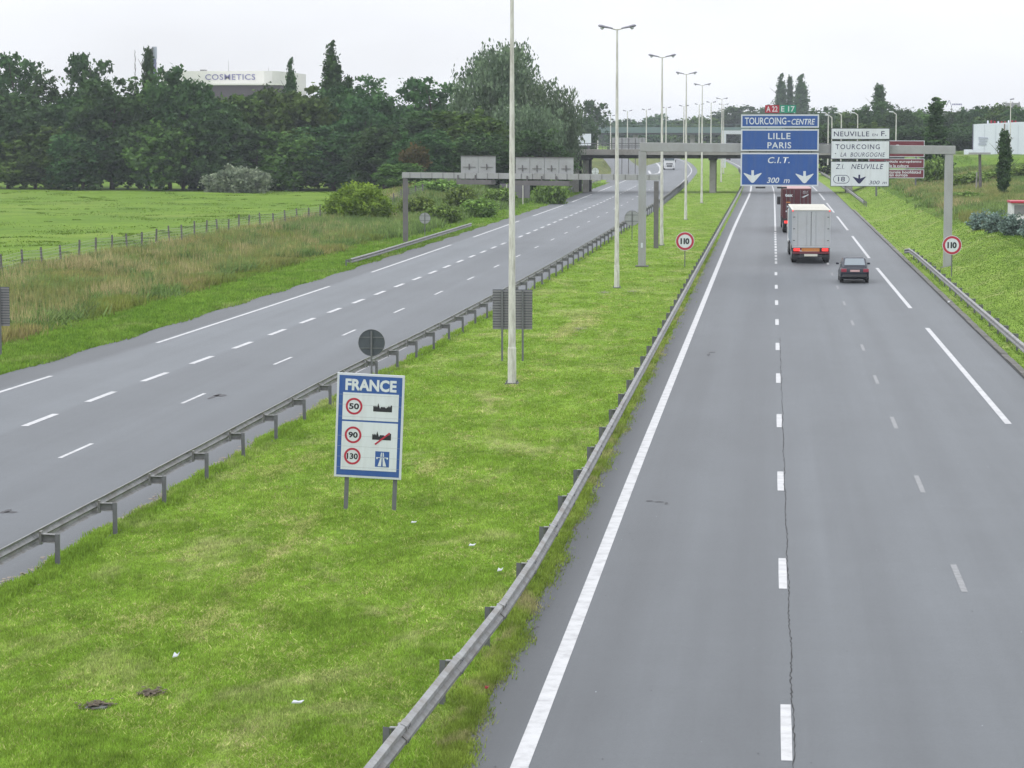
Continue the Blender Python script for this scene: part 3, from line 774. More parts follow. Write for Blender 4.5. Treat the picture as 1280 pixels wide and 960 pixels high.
for px, py, w in rl:
    Yd = 470; X = (px - 966) / 3200 * Yd; top = CAM_H + (165 - py) * Yd / 3200
    root = thing('street_lamp', (X, Yd, top - 9.5), 'single-armed slip road street lamp ' + w, 'street lamp', 'single-armed street lamps on the right')
    MB().tube((0, 0, 0), (0, 0, 9.0), 0.13, 0.09, 8, cap=False).tube((0, 0, 9.0), (-0.5, 0, 9.4), 0.09, 0.07, 8).build('pole', M['polegrey'], root, local=True)
    MB().tube((-0.5, 0, 9.42), (-1.3, 0, 9.5), 0.1, 0.14, 8).build('lamp_head', M['lens'], root, local=True)

# ------------------------------------------------------------------ FRANCE sign
fx, fy = G(461, 638)
sg = thing('border_sign', (fx - .06, fy, 0), 'blue and white FRANCE speed limit board on two posts in the grass', 'road sign', rot=(0, R(2.4), R(0)))
S = 56.6
def P(px, py): return ((px - 461) / S, (637 - py) / S + 0.02)
x0, z1 = P(418.5, 465); x1, z0 = P(504, 597)
MB().box(x0, x1, -0.02, 0.02, z0, z1).build('panel', M['signborder'], sg, local=True, bevel=0.006)
MB().box(x0 + 0.05, x1 - 0.05, -0.024, -0.019, z0 + 0.05, z1 - 0.05).build('blue_field', M['signblue'], sg, local=True)
W = x1 - x0; Ht = z1 - z0
u = lambda a: x0 + a * W; v = lambda b: z1 - b * Ht
MB().box(u(.095), u(.925), -0.028, -0.0235, v(.445), v(.185)).box(u(.095), u(.925), -0.028, -0.0235, v(.925), v(.462)).build('white_field', M['signwhite'], sg, local=True)
text('FRANCE', u(.125), u(.885), v(.165), v(.052), -0.027, M['signwhite'], sg, bold=0.04, local=True)
for cz, s_, w_ in ((.315, '50', .15), (.590, '90', .14), (.795, '130', .165)):
    MB().ring(u(.265), v(cz), 0.142, 0.188, -0.031, -0.0275).build('speed_ring', M['signred'], sg, local=True)
    text(s_, u(.265) - w_ * W / 2, u(.265) + w_ * W / 2, v(cz) - 0.068, v(cz) + 0.068, -0.0305, M['black'], sg, bold=0.035, local=True)
sky_p = [(0, 0), (1, 0), (1, .95), (.93, 1), (.9, .75), (.86, .75), (.84, .95), (.78, .7), (.72, .7), (.7, .55), (.66, .55), (.63, .7), (.40, .7), (.38, .5), (.35, .5), (.33, .7), (.30, .9), (.265, 1.25), (.23, .9), (.2, .6), (.17, .8), (.12, .85), (.09, .6), (.06, .85), (.0, .75)]
for base in (.355, .625):
    MB().prism([(u(.55) + a * .28 * W, v(base) + b * 0.155) for a, b in sky_p], -0.031, -0.0275).build('town_silhouette', M['black'], sg, local=True)
MB().prism([(u(.585), v(.665)), (u(.605), v(.675)), (u(.82), v(.56)), (u(.80), v(.55))], -0.034, -0.0312).build('red_slash', M['signred'], sg, local=True)
MB().box(u(.605), u(.815), -0.031, -0.0275, v(.885), v(.735)).build('motorway_symbol', M['signblue'], sg, local=True)
mb = MB()
mw = lambda a, b: (u(.605) + a * .21 * W, v(.885) + b * .15 * Ht)
mb.prism([mw(.2, .05), mw(.44, .05), mw(.47, .6), mw(.38, .6)], -0.034, -0.0312).prism([mw(.56, .05), mw(.8, .05), mw(.62, .6), mw(.53, .6)], -0.034, -0.0312)
mb.prism([mw(.08, .62), mw(.92, .62), mw(.92, .54), mw(.85, .48), mw(.8, .58), mw(.2, .58), mw(.15, .48), mw(.08, .54)], -0.034, -0.0312)
mb.prism([mw(.37, .66), mw(.47, .66), mw(.47, .93), mw(.41, .93)], -0.034, -0.0312).prism([mw(.53, .66), mw(.63, .66), mw(.59, .93), mw(.53, .93)], -0.034, -0.0312)
mb.build('motorway_lanes', M['signwhite'], sg, local=True)
for zz_ in (.205, .30, .415, .60, .70, .80, .90):
    MB().box(x0 + .055, x1 - .055, -0.0292, -0.0284, v(zz_) - .003, v(zz_) + .002).build('seam', M['seam'], sg, local=True)
for px in (431, 492.5):
    X = (px - 457.5) / S
    MB().box(X - 0.045, X + 0.045, 0.021, 0.075, -0.45, z1 - 0.1).build('post', M['galvdark'], sg, local=True)

# ------------------------------------------------------------------ round and slatted signs
def round_sign(px, base_py, cy_px, r, label, text_s=None, back=True, X=None, Y=None, face='backdark', base_z=None):
    if X is None: X, Y = G(px, base_py)
    gz = base_z if base_z is not None else 0.0
    cz = CAM_H - (cy_px - 165) * Y / 3200 - gz
    o = thing('round_sign' if back else 'speed_limit_sign', (X, Y, gz), label, 'road sign')
    MB().tube((0, 0.03, -0.4), (0, 0.03, cz + r * 0.9), 0.032, 0.032, 10).build('post', M['galvdark'], o, local=True)
    if back:
        MB().disc(0, cz, r, 0.065, 0.09).build('disc', M[face], o, local=True)
        MB().ring(0, cz, r, r + 0.012, 0.05, 0.092).build('rim', M['galvdark'], o, local=True)
        MB().box(-r * .9, r * .9, 0.05, 0.064, cz + r * .38, cz + r * .45).box(-r * .9, r * .9, 0.05, 0.064, cz - r * .45, cz - r * .38).build('bracket', M['galvdark'], o, local=True)
    else:
        MB().disc(0, cz, r, -0.03, -0.01).build('disc', M['signborder'], o, local=True)
        MB().disc(0, cz, r * .73, -0.036, -0.031).build('white_field', M['signwhite'], o, local=True)
        MB().ring(0, cz, r * .71, r * .94, -0.040, -0.0305).build('red_ring', M['signred'], o, local=True)
        text(text_s, -r * .48, r * .48, cz - r * .33, cz + r * .33, -0.0375, M['black'], o, bold=0.05, spacing=.78, local=True)
    return o
round_sign(459, 497, 431, 0.42, 'dark round sign back just behind the FRANCE board near the left median guardrail', X=-12.75, Y=81)
round_sign(531, 296, 273, 0.44, 'small pale round sign back on the left verge near the old gantry leg', face='backpanel')
round_sign(790, 300, 272, 0.58, 'faint pale round sign back in the median left of the thick gantry leg', face='backpanel')
round_sign(744, 226, 214, 0.62, 'small white round sign back beyond the overpass on the left verge', face='signwhite')
round_sign(856, 334, 300.5, 0.585, 'round 110 speed limit sign on the grass median', '110', back=False)
round_sign(1187.5, 350, 304, 0.56, 'round 110 speed limit sign in front of the right gantry leg', '110', back=False, X=10.4, Y=150.3, base_z=0.0)

def slat_sign(X, Y, label):
    o = thing('slatted_sign', (X, Y, 0), label, 'road sign', 'slatted sign backs facing the left traffic')
    s = 34.2; b = 451
    zt, zb = (b - 361) / s, (b - 411) / s
    n = 15; hh = (zt - zb) / n
    sm_ = MB().box(-0.73, 0.73, 0.0, 0.03, 0.0, hh * 0.72).box(-0.73, 0.73, -0.02, 0.0, 0.0, 0.012).mesh('slat', M['slat'])
    for i in range(n):
        q = bpy.data.objects.new('slat', sm_); COL.objects.link(q); link_child(q, o); q.location = (0, 0, zb + i * hh)
    MB().box(-0.735, 0.735, 0.031, 0.036, zb, zt).build('sheet', M['backdark'], o, local=True)
    for px in (-12.8, 13.2):
        MB().box(px / s - 0.035, px / s + 0.035, -0.07, -0.021, -0.3, zt - 0.02).build('post', M['galvdark'], o, local=True)
    return o
x, y = G(640.5, 451)
ss = slat_sign(x, y, 'grey slatted sign back on two posts behind the nearest street lamp')
x, y = G(-11, 446)
copy_tree(ss, (x, y, 0), None, 'slatted sign back cut by the left edge of the photo, standing by the weedy bank')
# dull two-post panel beyond the old gantry
x, y = G(643.5, 256)
o = thing('panel_sign', (x, y, 0), 'dull purple-grey sign back on two posts on the left verge under the gantry signs', 'road sign')
MB().box(-1.75, 1.75, 0, 0.05, 0.8, 2.45).build('panel', M['backpurple'], o, local=True)
for px in (-0.95, 0.95): MB().box(px - 0.06, px + 0.06, -0.12, -0.005, -0.3, 2.35).build('post', M['polegrey'], o, local=True)

# ------------------------------------------------------------------ main gantry over the right carriageway
GY = 160.0
gn = thing('sign_gantry', (0, GY, 0), 'grey portal gantry spanning the right carriageway and carrying the blue and white signs', 'gantry')
gx = lambda px: (px - 966) / 20.0
gz = lambda py: CAM_H - (py - 165) / 20.0
def sheet_leg(X, zt, w=0.46):
    m = MB(); m.loft([[(X - w * .5 * k, GY + 0.12, z), (X + w * .5 * k, GY + 0.12, z), (X + w * .5 * k, GY + 0.6, z), (X - w * .5 * k, GY + 0.6, z)] for z, k in ((-0.3, 1.0), (zt, 1.0))])
    leg = m.build('leg', M['gantry'], gn, bevel=0.02)
    MB().box(X - 0.4, X + 0.4, GY - 0.05, GY + 0.8, -0.2, 0.08).build('footing', M['kerb'], leg)
    MB().box(X - 0.06, X + 0.06, GY + 0.10, GY + 0.119, 1.2, 1.5).build('hatch', M['signborder'], leg)
sheet_leg(gx(804.5), 7.2, 0.47)
sheet_leg(gx(1182.5), 7.03, 0.50)
m = MB(); xa, xb = gx(801.3), gx(1190)
m.loft([[(xa, GY + .1, 7.2), (xa, GY + .1, 7.75), (xa, GY + .62, 7.75), (xa, GY + .62, 7.2)], [(xb, GY + .1, 7.03), (xb, GY + .1, 7.55), (xb, GY + .62, 7.55), (xb, GY + .62, 7.03)]])
bm_ = m.build('beam', M['gantry'], gn, bevel=0.02)
for i in range(1, 7):
    t = i / 7; X = xa + (xb - xa) * t; zz = 7.2 - 0.17 * t
    MB().box(X - 0.03, X + 0.03, GY + .085, GY + .099, zz + .01, zz + .51).build('splice_plate', M['gantry'], bm_)
YS = GY - 0.2
def sign_panels(root, X0, X1, rows, fill, border, bw, yy=YS):
    for (a, b) in rows:
        p = MB().box(X0, X1, yy, yy + 0.06, gz(b), gz(a)).build('panel', M[border], root)
        MB().box(X0 + bw, X1 - bw, yy - 0.004, yy + 0.001, gz(b) + bw, gz(a) - bw).build('face', M[fill], p)
sb = thing('direction_sign', (0.44, YS, 5.08), 'large blue overhead sign reading TOURCOING-CENTRE, LILLE, PARIS and C.I.T.', 'road sign')
B0, B1 = gx(926.8), gx(1022.6)
sign_panels(sb, B0, B1, [(143.4, 159.6), (161.6, 188.4), (190.6, 231.6)], 'signblue', 'signborder', 0.085)
T = lambda s, a, b, c, d_, m, r, **k: text(s, gx(a), gx(b), gz(d_), gz(c), YS - 0.008, M[m], r, **k)
z4 = lambda X: 900 + X / 5.333
y4 = lambda Y: 110 + Y / 5.333
T('TOURCOING', z4(168), z4(440), y4(198), y4(244), 'signwhite', sb, bold=0.012)
T('-', z4(448), z4(466), y4(219), y4(226), 'signwhite', sb, bold=0.01)
T('CENTRE', z4(474), z4(628), y4(207), y4(245), 'signwhite', sb, bold=0.012, shear=0.22)
T('LILLE', z4(322), z4(468), y4(300), y4(340), 'signwhite', sb, bold=0.012, spacing=1.1)
T('PARIS', z4(318), z4(474), y4(360), y4(401), 'signwhite', sb, bold=0.012, spacing=1.1)
T('C.I.T.', z4(322), z4(464), y4(458), y4(498), 'signwhite', sb, bold=0.012, shear=0.22, spacing=1.1)
T('300  m', z4(316), z4(466), y4(592), y4(629), 'signwhite', sb, bold=0.012, shear=0.22)
def arrow(cx, top, tip, w, m, root):
    k = [(-.14, 1), (.14, 1), (.14, .58), (.98, .80), (1, .74), (.16, .04), (0, 0), (-.16, .04), (-1, .74), (-.98, .80), (-.14, .58)]
    zt, zb = gz(top), gz(tip)
    MB().prism([(gx(cx) + a * w / 20 / 2, zb + b * (zt - zb)) for a, b in k], YS - 0.012, YS - 0.0055).build('arrow', M[m], root)
arrow(z4(222), y4(545), y4(628), 22, 'signwhite', sb); arrow(z4(563), y4(550), y4(630), 22, 'signwhite', sb)
for px in (951.5, 978): MB().box(gx(px - 6), gx(px + 6), YS - 0.35, YS - 0.05, gz(234.4), gz(232.4)).build('sign_light', M['trim'], sb)
for a in (938, 958, 978, 998, 1014): MB().box(gx(a) - .03, gx(a) + .03, YS + .061, YS + .24, gz(230), gz(144.5)).build('strut', M['galvdark'], sb)
sw = thing('direction_sign', (gx(1073), YS, 5.06), 'white overhead sign reading NEUVILLE, TOURCOING LA BOURGOGNE and Z.I. NEUVILLE exit 18', 'road sign')
sign_panels(sw, gx(1037.4), gx(1109.3), [(160.3, 174.1), (175.7, 198.2), (201, 232)], 'signwhite', 'backdark', 0.035)
for a in (1045, 1060, 1076, 1092, 1104): MB().box(gx(a) - .03, gx(a) + .03, YS + .061, YS + .24, gz(230), gz(162)).build('strut', M['galvdark'], sw)
T('NEUVILLE', z4(752), z4(982), y4(290), y4(322), 'navy', sw, bold=0.008, spacing=1.12)
T('EN', z4(1003), z4(1037), y4(304), y4(320), 'navy', sw)
T('F.', z4(1060), z4(1094), y4(288), y4(320), 'navy', sw, bold=0.008)
T('TOURCOING', z4(764), z4(1052), y4(374), y4(406), 'navy', sw, bold=0.006, spacing=1.2)
T('-', z4(760), z4(768), y4(432), y4(437), 'navy', sw)
T('LA  BOURGOGNE', z4(796), z4(1088), y4(427), y4(455), 'navy', sw, shear=0.22, spacing=1.12)
T('Z.I.', z4(766), z4(822), y4(504), y4(536), 'navy', sw, shear=0.22, spacing=1.1)
T('NEUVILLE', z4(868), z4(1078), y4(503), y4(536), 'navy', sw, shear=0.22, bold=0.004, spacing=1.12)
T('18', z4(782), z4(828), y4(586), y4(618), 'navy', sw, bold=0.01)
T('300', z4(984), z4(1054), y4(612), y4(636), 'navy', sw, shear=0.22)
T('m', z4(1072), z4(1100), y4(620), y4(634), 'navy', sw, shear=0.22)
arrow(z4(921), y4(573), y4(632), 16, 'navy', sw)
cx, cz_ = gx(z4(804)), gz(y4(603)); a_, b_ = 0.50, 0.26
def stadium(w, h, k=10):
    r = h; pts = []
    for i in range(k + 1): t = -math.pi / 2 + math.pi * i / k; pts.append((cx + w - r + r * math.cos(t), cz_ + r * math.sin(t)))
    for i in range(k + 1): t = math.pi / 2 + math.pi * i / k; pts.append((cx - w + r + r * math.cos(t), cz_ + r * math.sin(t)))
    return pts
MB().prism(stadium(a_, b_), YS - 0.007, YS - 0.0045).build('number_ring', M['navy'], sw)
MB().prism(stadium(a_ - 0.035, b_ - 0.035), YS - 0.0076, YS - 0.0071).build('number_field', M['signwhite'], sw)
for nm, a, b, c, m_, s_ in (('A 22', 300, 392, 'darkred', 0, 'dark red A 22 route badge standing on the blue sign'), ('E 17', 397, 503, 'green', 0, 'green E 17 route badge standing on the blue sign')):
    o = thing('route_badge', (gx(z4((a + b) / 2)), YS, gz(143.4)), s_, 'road sign')
    MB().box(gx(z4(a)), gx(z4(b)), YS, YS + .05, gz(141.3), gz(132)).build('panel', M[c], o)
    for q in (a + 20, b - 20): MB().box(gx(z4(q)) - .02, gx(z4(q)) + .02, YS + .051, YS + .09, gz(146), gz(133)).build('strut', M['galvdark'], o)
    text(nm, gx(z4(a + 8)), gx(z4(b - 10)), gz(140), gz(133.3), YS - 0.004, M['signwhite'], o, bold=0.015)

# ------------------------------------------------------------------ old gantry over the left carriageway (seen from behind)
ga = Vector((-27.7, 193.0, 0)); gb = Vector((-8.35, 186.0, 0))
og = thing('sign_gantry', ga, 'old dark gantry spanning the left carriageway with sign backs on it', 'gantry')
dv = (gb - ga); LN = dv.length; dn = dv.normalized()
def gp(t, z, off=0.0):
    p = ga + dn * t; n_ = Vector((-dn.y, dn.x, 0)); p = p + n_ * off; return (p.x, p.y, z)
for t, w in ((0.0, 0.36), (LN, 0.34)):
    MB().beam(gp(t, -0.3), gp(t, 4.95 if t == 0 else 4.85), w, 0.3).build('leg', M['gantrydark'], og)
MB().beam(gp(-.2, 5.15), gp(LN + .2, 5.12), 0.34, 0.42).build('beam', M['gantry'], og)
for i in range(22):
    t = 0.5 + i * (LN - 1) / 21
    MB().beam(gp(t, 4.95, -.185), gp(t, 5.33, -.185), 0.03, 0.05).build('beam_rib', M['gantrydark'], og)
def back_sign(t0, t1, ztop, zbot, label):
    o = thing('overhead_sign', gp((t0 + t1) / 2, zbot), label, 'road sign', 'sign backs on the old left gantry')
    n = 2 if t1 - t0 < 3.2 else 4; w = (t1 - t0) / n
    for i in range(n):
        a = t0 + i * w + .02; b = t0 + (i + 1) * w - .02
        MB().loft([[gp(a, zbot + .55, .26), gp(a, zbot + .55, .32), gp(a, ztop, .32), gp(a, ztop, .26)], [gp(b, zbot + .55, .26), gp(b, zbot + .55, .32), gp(b, ztop, .32), gp(b, ztop, .26)]]).build('panel', M['backpanel'], o)
        MB().beam(gp((a + b) / 2, ztop - 1.0, .22), gp((a + b) / 2, ztop - .55, .22), .07, .07).beam(gp(a + .2, ztop - .8, .23), gp(b - .2, ztop - .8, .23), .04, .04).build('clamp', M['gantrydark'], o)
        MB().beam(gp(a, zbot + .12, -.25), gp(a, zbot + .75, -.25), .09, .09).build('bracket', M['gantrydark'], o)
    MB().beam(gp(t0, zbot + .22, -.1), gp(t1, zbot + .22, -.1), 0.7, 0.34).build('walkway', M['gantrydark'], o)
    MB().beam(gp(t0, ztop + .03, .26), gp(t1, ztop + .03, .26), .1, .05).build('top_rail', M['gantrydark'], o)
def tpx(px):
    # where a pixel column meets the gantry line
    best = min((abs((ga.x + dn.x * t) / (ga.y + dn.y * t) * 3200 + 966 - px), t) for t in np.linspace(-1, LN + 1, 1200))
    return best[1]
back_sign(tpx(575), tpx(619), 6.58, 4.45, 'smaller grey sign back on the old gantry, nearer its left leg')
back_sign(tpx(644), tpx(717), 6.50, 4.42, 'wider grey sign back on the old gantry, right behind the nearest lamp pole')

# ------------------------------------------------------------------ overpass
ob = thing('overpass_bridge', (0, 360, 0), 'low grey road bridge crossing both carriageways behind the gantries', 'bridge')
MB().box(-46, 21, 355.2, 364.8, 5.35, 5.75).build('deck', M['concrete'], ob)
for y in (355.0, 364.5):
    MB().box(-46.5, 21.5, y, y + .5, 5.25, 5.95).build('edge_beam', M['concrete'], ob)
for y in (356.2, 358.8, 361.4, 363.4):
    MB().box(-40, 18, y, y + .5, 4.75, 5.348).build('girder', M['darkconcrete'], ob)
for px in (-27.3, -25.9, -8.25, 10.6):
    for y in (357.0, 362.6):
        pi = MB().box(px - .42, px + .42, y, y + .9, -0.2, 4.5).build('pier', M['concrete'] if y < 360 else M['darkconcrete'], ob)  # front piers in plain concrete, rear row in the darker tone
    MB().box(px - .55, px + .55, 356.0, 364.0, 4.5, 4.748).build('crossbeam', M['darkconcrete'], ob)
rp = MB().box(-.03, .03, -.03, .03, 0, .8).mesh('railing_post', M['galvdark'])
for k in range(33):
    o = bpy.data.objects.new('railing_post', rp); COL.objects.link(o); link_child(o, ob); o.location = (-46 + k * 2.05, -4.75, 6.0)
for z in (6.3, 6.55, 6.8): MB().tube((-46, 355.25, z), (20, 355.25, z), .03, .03, 6).build('rail', M['galvdark'], ob)
for z in (6.4, 6.8): MB().tube((-46, 364.7, z), (20, 364.7, z), .03, .03, 6).build('rail', M['galvdark'], ob)

b2 = thing('overpass_bridge', (-45, 905, 0), 'distant green girder bridge beyond the low overpass', 'bridge')
MB().box(-110, 4, 900, 912, 7.5, 8.2).build('deck', M['darkconcrete'], b2)
MB().box(-110, 4, 899.5, 899.9, 8.1, 10.1).build('girder', M['bridgegreen'], b2)
for X in (-90, -66, -48, -28, -10, 2): MB().box(X - .8, X + .8, 902, 908, 0, 7.5).build('pier', M['concrete'], b2)
MB().tube((-110, 899.7, 10.9), (4, 899.7, 10.9), .06, .06, 6).build('rail', M['bridgegreen'], b2)
# white portal beyond the overpass and sign backs behind the deck
wg = thing('sign_gantry', (0, 610, 0), 'far pale portal gantry seen above the overpass on both sides of the blue sign', 'gantry')
MB().box(-11.9, 12.2, 610, 610.5, 7.9, 8.75).build('beam', M['signborder'], wg)
for X in (-11.4, 11.9): MB().box(X - .42, X + .42, 610, 610.6, 0, 7.9).build('leg', M['signborder'], wg)
o = thing('overhead_sign', (-28.0, 500, 4.0), 'grey panelled sign back standing beyond the overpass between the lamp poles', 'road sign')
for i in range(5): MB().box(-31.1 + i * 1.3, -31.1 + i * 1.3 + 1.25, 500, 500.1, 5.0, 7.3).build('panel', M['backpanel'], o)
for i in range(5): MB().box(-31.1 + i * 1.3 + .55, -31.1 + i * 1.3 + .7, 499.8, 499.99, 0.0, 7.2).build('post', M['gantrydark'], o)
# small white billboard on the slope
o = thing('billboard', (-33.0, 450, 0), 'small white billboard above the yellow grass left of the overpass', 'billboard')
MB().box(-34.4, -31.7, 450, 450.2, 6.0, 8.1).build('panel', M['bwhite'], o)
for X in (-34.0, -32.1): MB().box(X - .1, X + .1, 450.21, 450.4, 0, 8.0).build('post', M['galvdark'], o)

# ------------------------------------------------------------------ maroon tourist sign
ty = 300.0; tk = ty / 3200
tx = lambda px: (px - 966) * tk
tz = lambda py: CAM_H - (py - 165) * tk
ts = thing('tourist_sign', (tx(1120), ty, tz(228)), 'maroon tourist sign with white lettering, half behind the white overhead sign', 'road sign')
for a, b in ((175.5, 195.6), (197.6, 209.4), (211, 221.6)):
    p = MB().box(tx(1084), tx(1152), ty, ty + .08, tz(b), tz(a)).build('panel', M['signborder'], ts)
    MB().box(tx(1084) + .07, tx(1152) - .07, ty - .005, ty - .001, tz(b) + .07, tz(a) - .07).build('face', M['maroon'], p)
for px in (1094, 1142): MB().box(tx(px) - .1, tx(px) + .1, ty + .09, ty + .3, tz(228) - 1.5, tz(176)).build('post', M['galvdark'], ts)
for s_, a, b, c, d_ in (('capitale européenne', 1103, 1148.5, 199.6, 203.6), ('de la culture', 1108, 1133, 204.6, 208.2), ('culturele hoofdstad', 1103, 1148, 212.4, 216), ('van europa', 1108, 1132, 217, 220.6)):
    text(s_, tx(a), tx(b), tz(d_), tz(c), ty - .009, M['signwhite'], ts, bold=0.015)
MB().disc(tx(1119), tz(184.5), 0.38, ty - .012, ty - .006, 20).build('emblem', M['signwhite'], ts)

# ------------------------------------------------------------------ vehicles
def wheel(root, x, y, r=0.5, w=0.28):
    k = 20
    def circ(xx, rr): return [(xx, y + rr * math.cos(2 * math.pi * i / k), r + rr * math.sin(2 * math.pi * i / k)) for i in range(k)]
    o = MB().loft([circ(x - w / 2, r * .82), circ(x - w / 2 * .9, r * .98), circ(x + w / 2 * .9, r * .98), circ(x + w / 2, r * .82)]).build('wheel', M['tyre'], root, local=True, smooth=False)
    s = 1 if x > 0 else -1
    xx = x + s * (w / 2 + .005)
    MB().loft([circ(xx - s * .03, r * .55), circ(xx, r * .5)]).build('rim', M['rim'], o, local=True)
# white articulated lorry (rear towards the camera)
tr = thing('box_lorry', (2.50, 165, 0.012), 'white box lorry with lit tail lamps driving away in the middle lane', 'lorry', rot=(0, 0, R(.75)))
hw = 1.22; zb, zt = 1.12, 3.42; LT = 13.0
MB().box(-hw + .02, hw - .02, .06, LT, zb, zt - .04).build('box_side', M['boxside'], tr, local=True, bevel=0.02)
MB().box(-hw, hw, .03, LT + .02, zt - .038, zt + .02).build('roof', M['boxroof'], tr, local=True, bevel=0.015)
for i in range(12): MB().box(-hw + .1, hw - .1, .8 + i * 1.02, .84 + i * 1.02, zt + .02, zt + .03).build('roof_bow', M['boxroof'], tr, local=True)
MB().box(-hw, -hw + .07, 0, .08, zb - .05, zt).box(hw - .07, hw, 0, .08, zb - .05, zt).box(-hw, hw, 0, .08, zt - .10, zt - .042).box(-hw, hw, 0, .08, zb - .1, zb + .02).build('rear_frame', M['boxwhite'], tr, local=True)
for a, b in ((-hw + .075, -.015), (.015, hw - .075)):
    dr = MB().box(a, b, .005, .05, zb + .03, zt - .11).build('rear_door', M['boxwhite'], tr, local=True)
    for q in (a + .28, b - .28):
        MB().tube((q, -.015, zb + .05), (q, -.015, zt - .13), .010, .010, 6).build('lock_rod', M['boxwhite'], dr, local=True)
    for zz in (1.45, 2.2, 2.95): MB().box((a if a < -.5 else b - .12), (a + .12 if a < -.5 else b), -.01, .004, zz, zz + .05).build('hinge', M['galvdark'], dr, local=True)
MB().box(-.012, .012, -.002, .03, zb + .03, zt - .11).build('door_seal', M['trim'], tr, local=True)
MB().box(-hw + .03, hw - .03, .0, .25, .86, 1.01).build('chassis_end', M['trim'], tr, local=True)
MB().box(-.60, .55, -.035, -.005, .78, .99).build('marker_plate', M['orange'], tr, local=True)
MB().box(-hw + .05, hw - .05, -.03, .12, .62, .76).build('bumper', M['bumper'], tr, local=True, bevel=.02)
MB().box(-hw + .08, hw - .08, -.0, .12, .40, .52).build('underrun_bar', M['trim'], tr, local=True)
MB().box(-.42, .42, -.05, -.031, .47, .61).build('number_plate', M['plate'], tr, local=True)
for s in (-1, 1):
    MB().box(s * .90 - .2, s * .90 + .2, -.05, -.004, .80, .98).build('tail_lamp', M['taillit'], tr, local=True, bevel=.02)
    MB().box(s * (hw - .05) - .05, s * (hw - .05) + .05, -.03, -.002, zt - .08, zt - .02).build('marker_lamp', M['taillit'], tr, local=True)
    MB().box(s * .95 - .25, s * .95 + .25, .3, .33, .25, .84).build('mud_flap', M['trim'], tr, local=True)
    for y in (1.4, 2.7, 4.0, 12.2, 14.6): wheel(tr, s * 1.03, y, .5, .34)
    MB().box(s * 1.12 - .03, s * 1.12 + .03, 4.8, 9.5, .55, .95).build('side_guard', M['galv'], tr, local=True)
MB().box(-.45, .45, .3, 15.6, .78, 1.1).build('chassis', M['trim'], tr, local=True)
MB().box(-1.2, 1.2, 13.5, 15.9, .7, 3.1).build('cab', M['vanwhite'], tr, local=True, bevel=.12)
# red container lorry
rt = thing('container_lorry', (2.08, 215, 0.012), 'dark red container lorry partly hidden in front of the white lorry', 'lorry', rot=(0, 0, R(.6)))
hw = 1.17
MB().box(-hw + .02, hw - .02, .05, 12.1, 1.2, 3.66).build('container', M['container'], rt, local=True)
for i in range(40): MB().box(-hw - .012, -hw + .019, .3 + i * .29, .44 + i * .29, 1.35, 3.55).build('corrugation', M['container'], rt, local=True)
MB().box(-hw, hw, .03, 12.1, 3.661, 3.72).build('roof', M['containerroof'], rt, local=True)
for a, b in ((-hw + .03, -.015), (.015, hw - .03)):
    dr = MB().box(a, b, .0, .049, 1.22, 3.64).build('rear_door', M['container'], rt, local=True)
    for q in (a + .25, a + .55, b - .25):
        MB().tube((q, -.03, 1.25), (q, -.03, 3.6), .022, .022, 6).build('lock_rod', M['galvdark'], dr, local=True)
    MB().box(a + .1, b - .1, -.02, -.001, 1.9, 1.96).box(a + .1, b - .1, -.02, -.001, 2.7, 2.74).build('door_rib', M['container'], dr, local=True)
text('tex', -hw + .16, -hw + .80, 3.02, 3.26, -.056, M['signwhite'], rt, bold=.03, local=True)
for s_, z in (('4G1', 3.42), ('22G1', 3.3)): text(s_, .45, .85, z, z + .08, -.056, M['signborder'], rt, local=True)
MB().prism([(.35, 2.98), (.9, 3.24), (.95, 3.18), (.55, 2.96)], -.058, -.053).build('logo_stripe', M['signborder'], rt, local=True)
MB().box(-hw + .25, -hw + .6, -.05, -.01, 2.52, 2.6).build('marker_plate', M['orange'], rt, local=True)
for z, q in ((1.9, -.7), (1.75, -.95), (2.15, -.85), (1.5, -.75)): MB().box(q, q + .12, -.05, -.021, z, z + .12).build('placard', M['signborder'], rt, local=True)
MB().box(-hw, hw, .0, .2, .75, 1.19).build('chassis_end', M['trim'], rt, local=True)
for s in (-1, 1):
    MB().box(s * .88 - .17, s * .88 + .17, -.04, -.002, .82, 1.02).build('tail_lamp', M['taillit'], rt, local=True)
    for y in (1.2, 2.5, 3.8, 12.4, 14.4): wheel(rt, s * 1.0, y, .5, .32)
MB().box(-.45, .45, .2, 15.2, .8, 1.18).build('chassis', M['trim'], rt, local=True)
MB().box(-1.17, 1.17, 12.6, 14.9, .7, 3.3).build('cab', M['container'], rt, local=True, bevel=.1)
MB().box(-1.5, -1.2, 13.6, 13.7, 2.0, 2.7).build('mirror', M['trim'], rt, local=True)

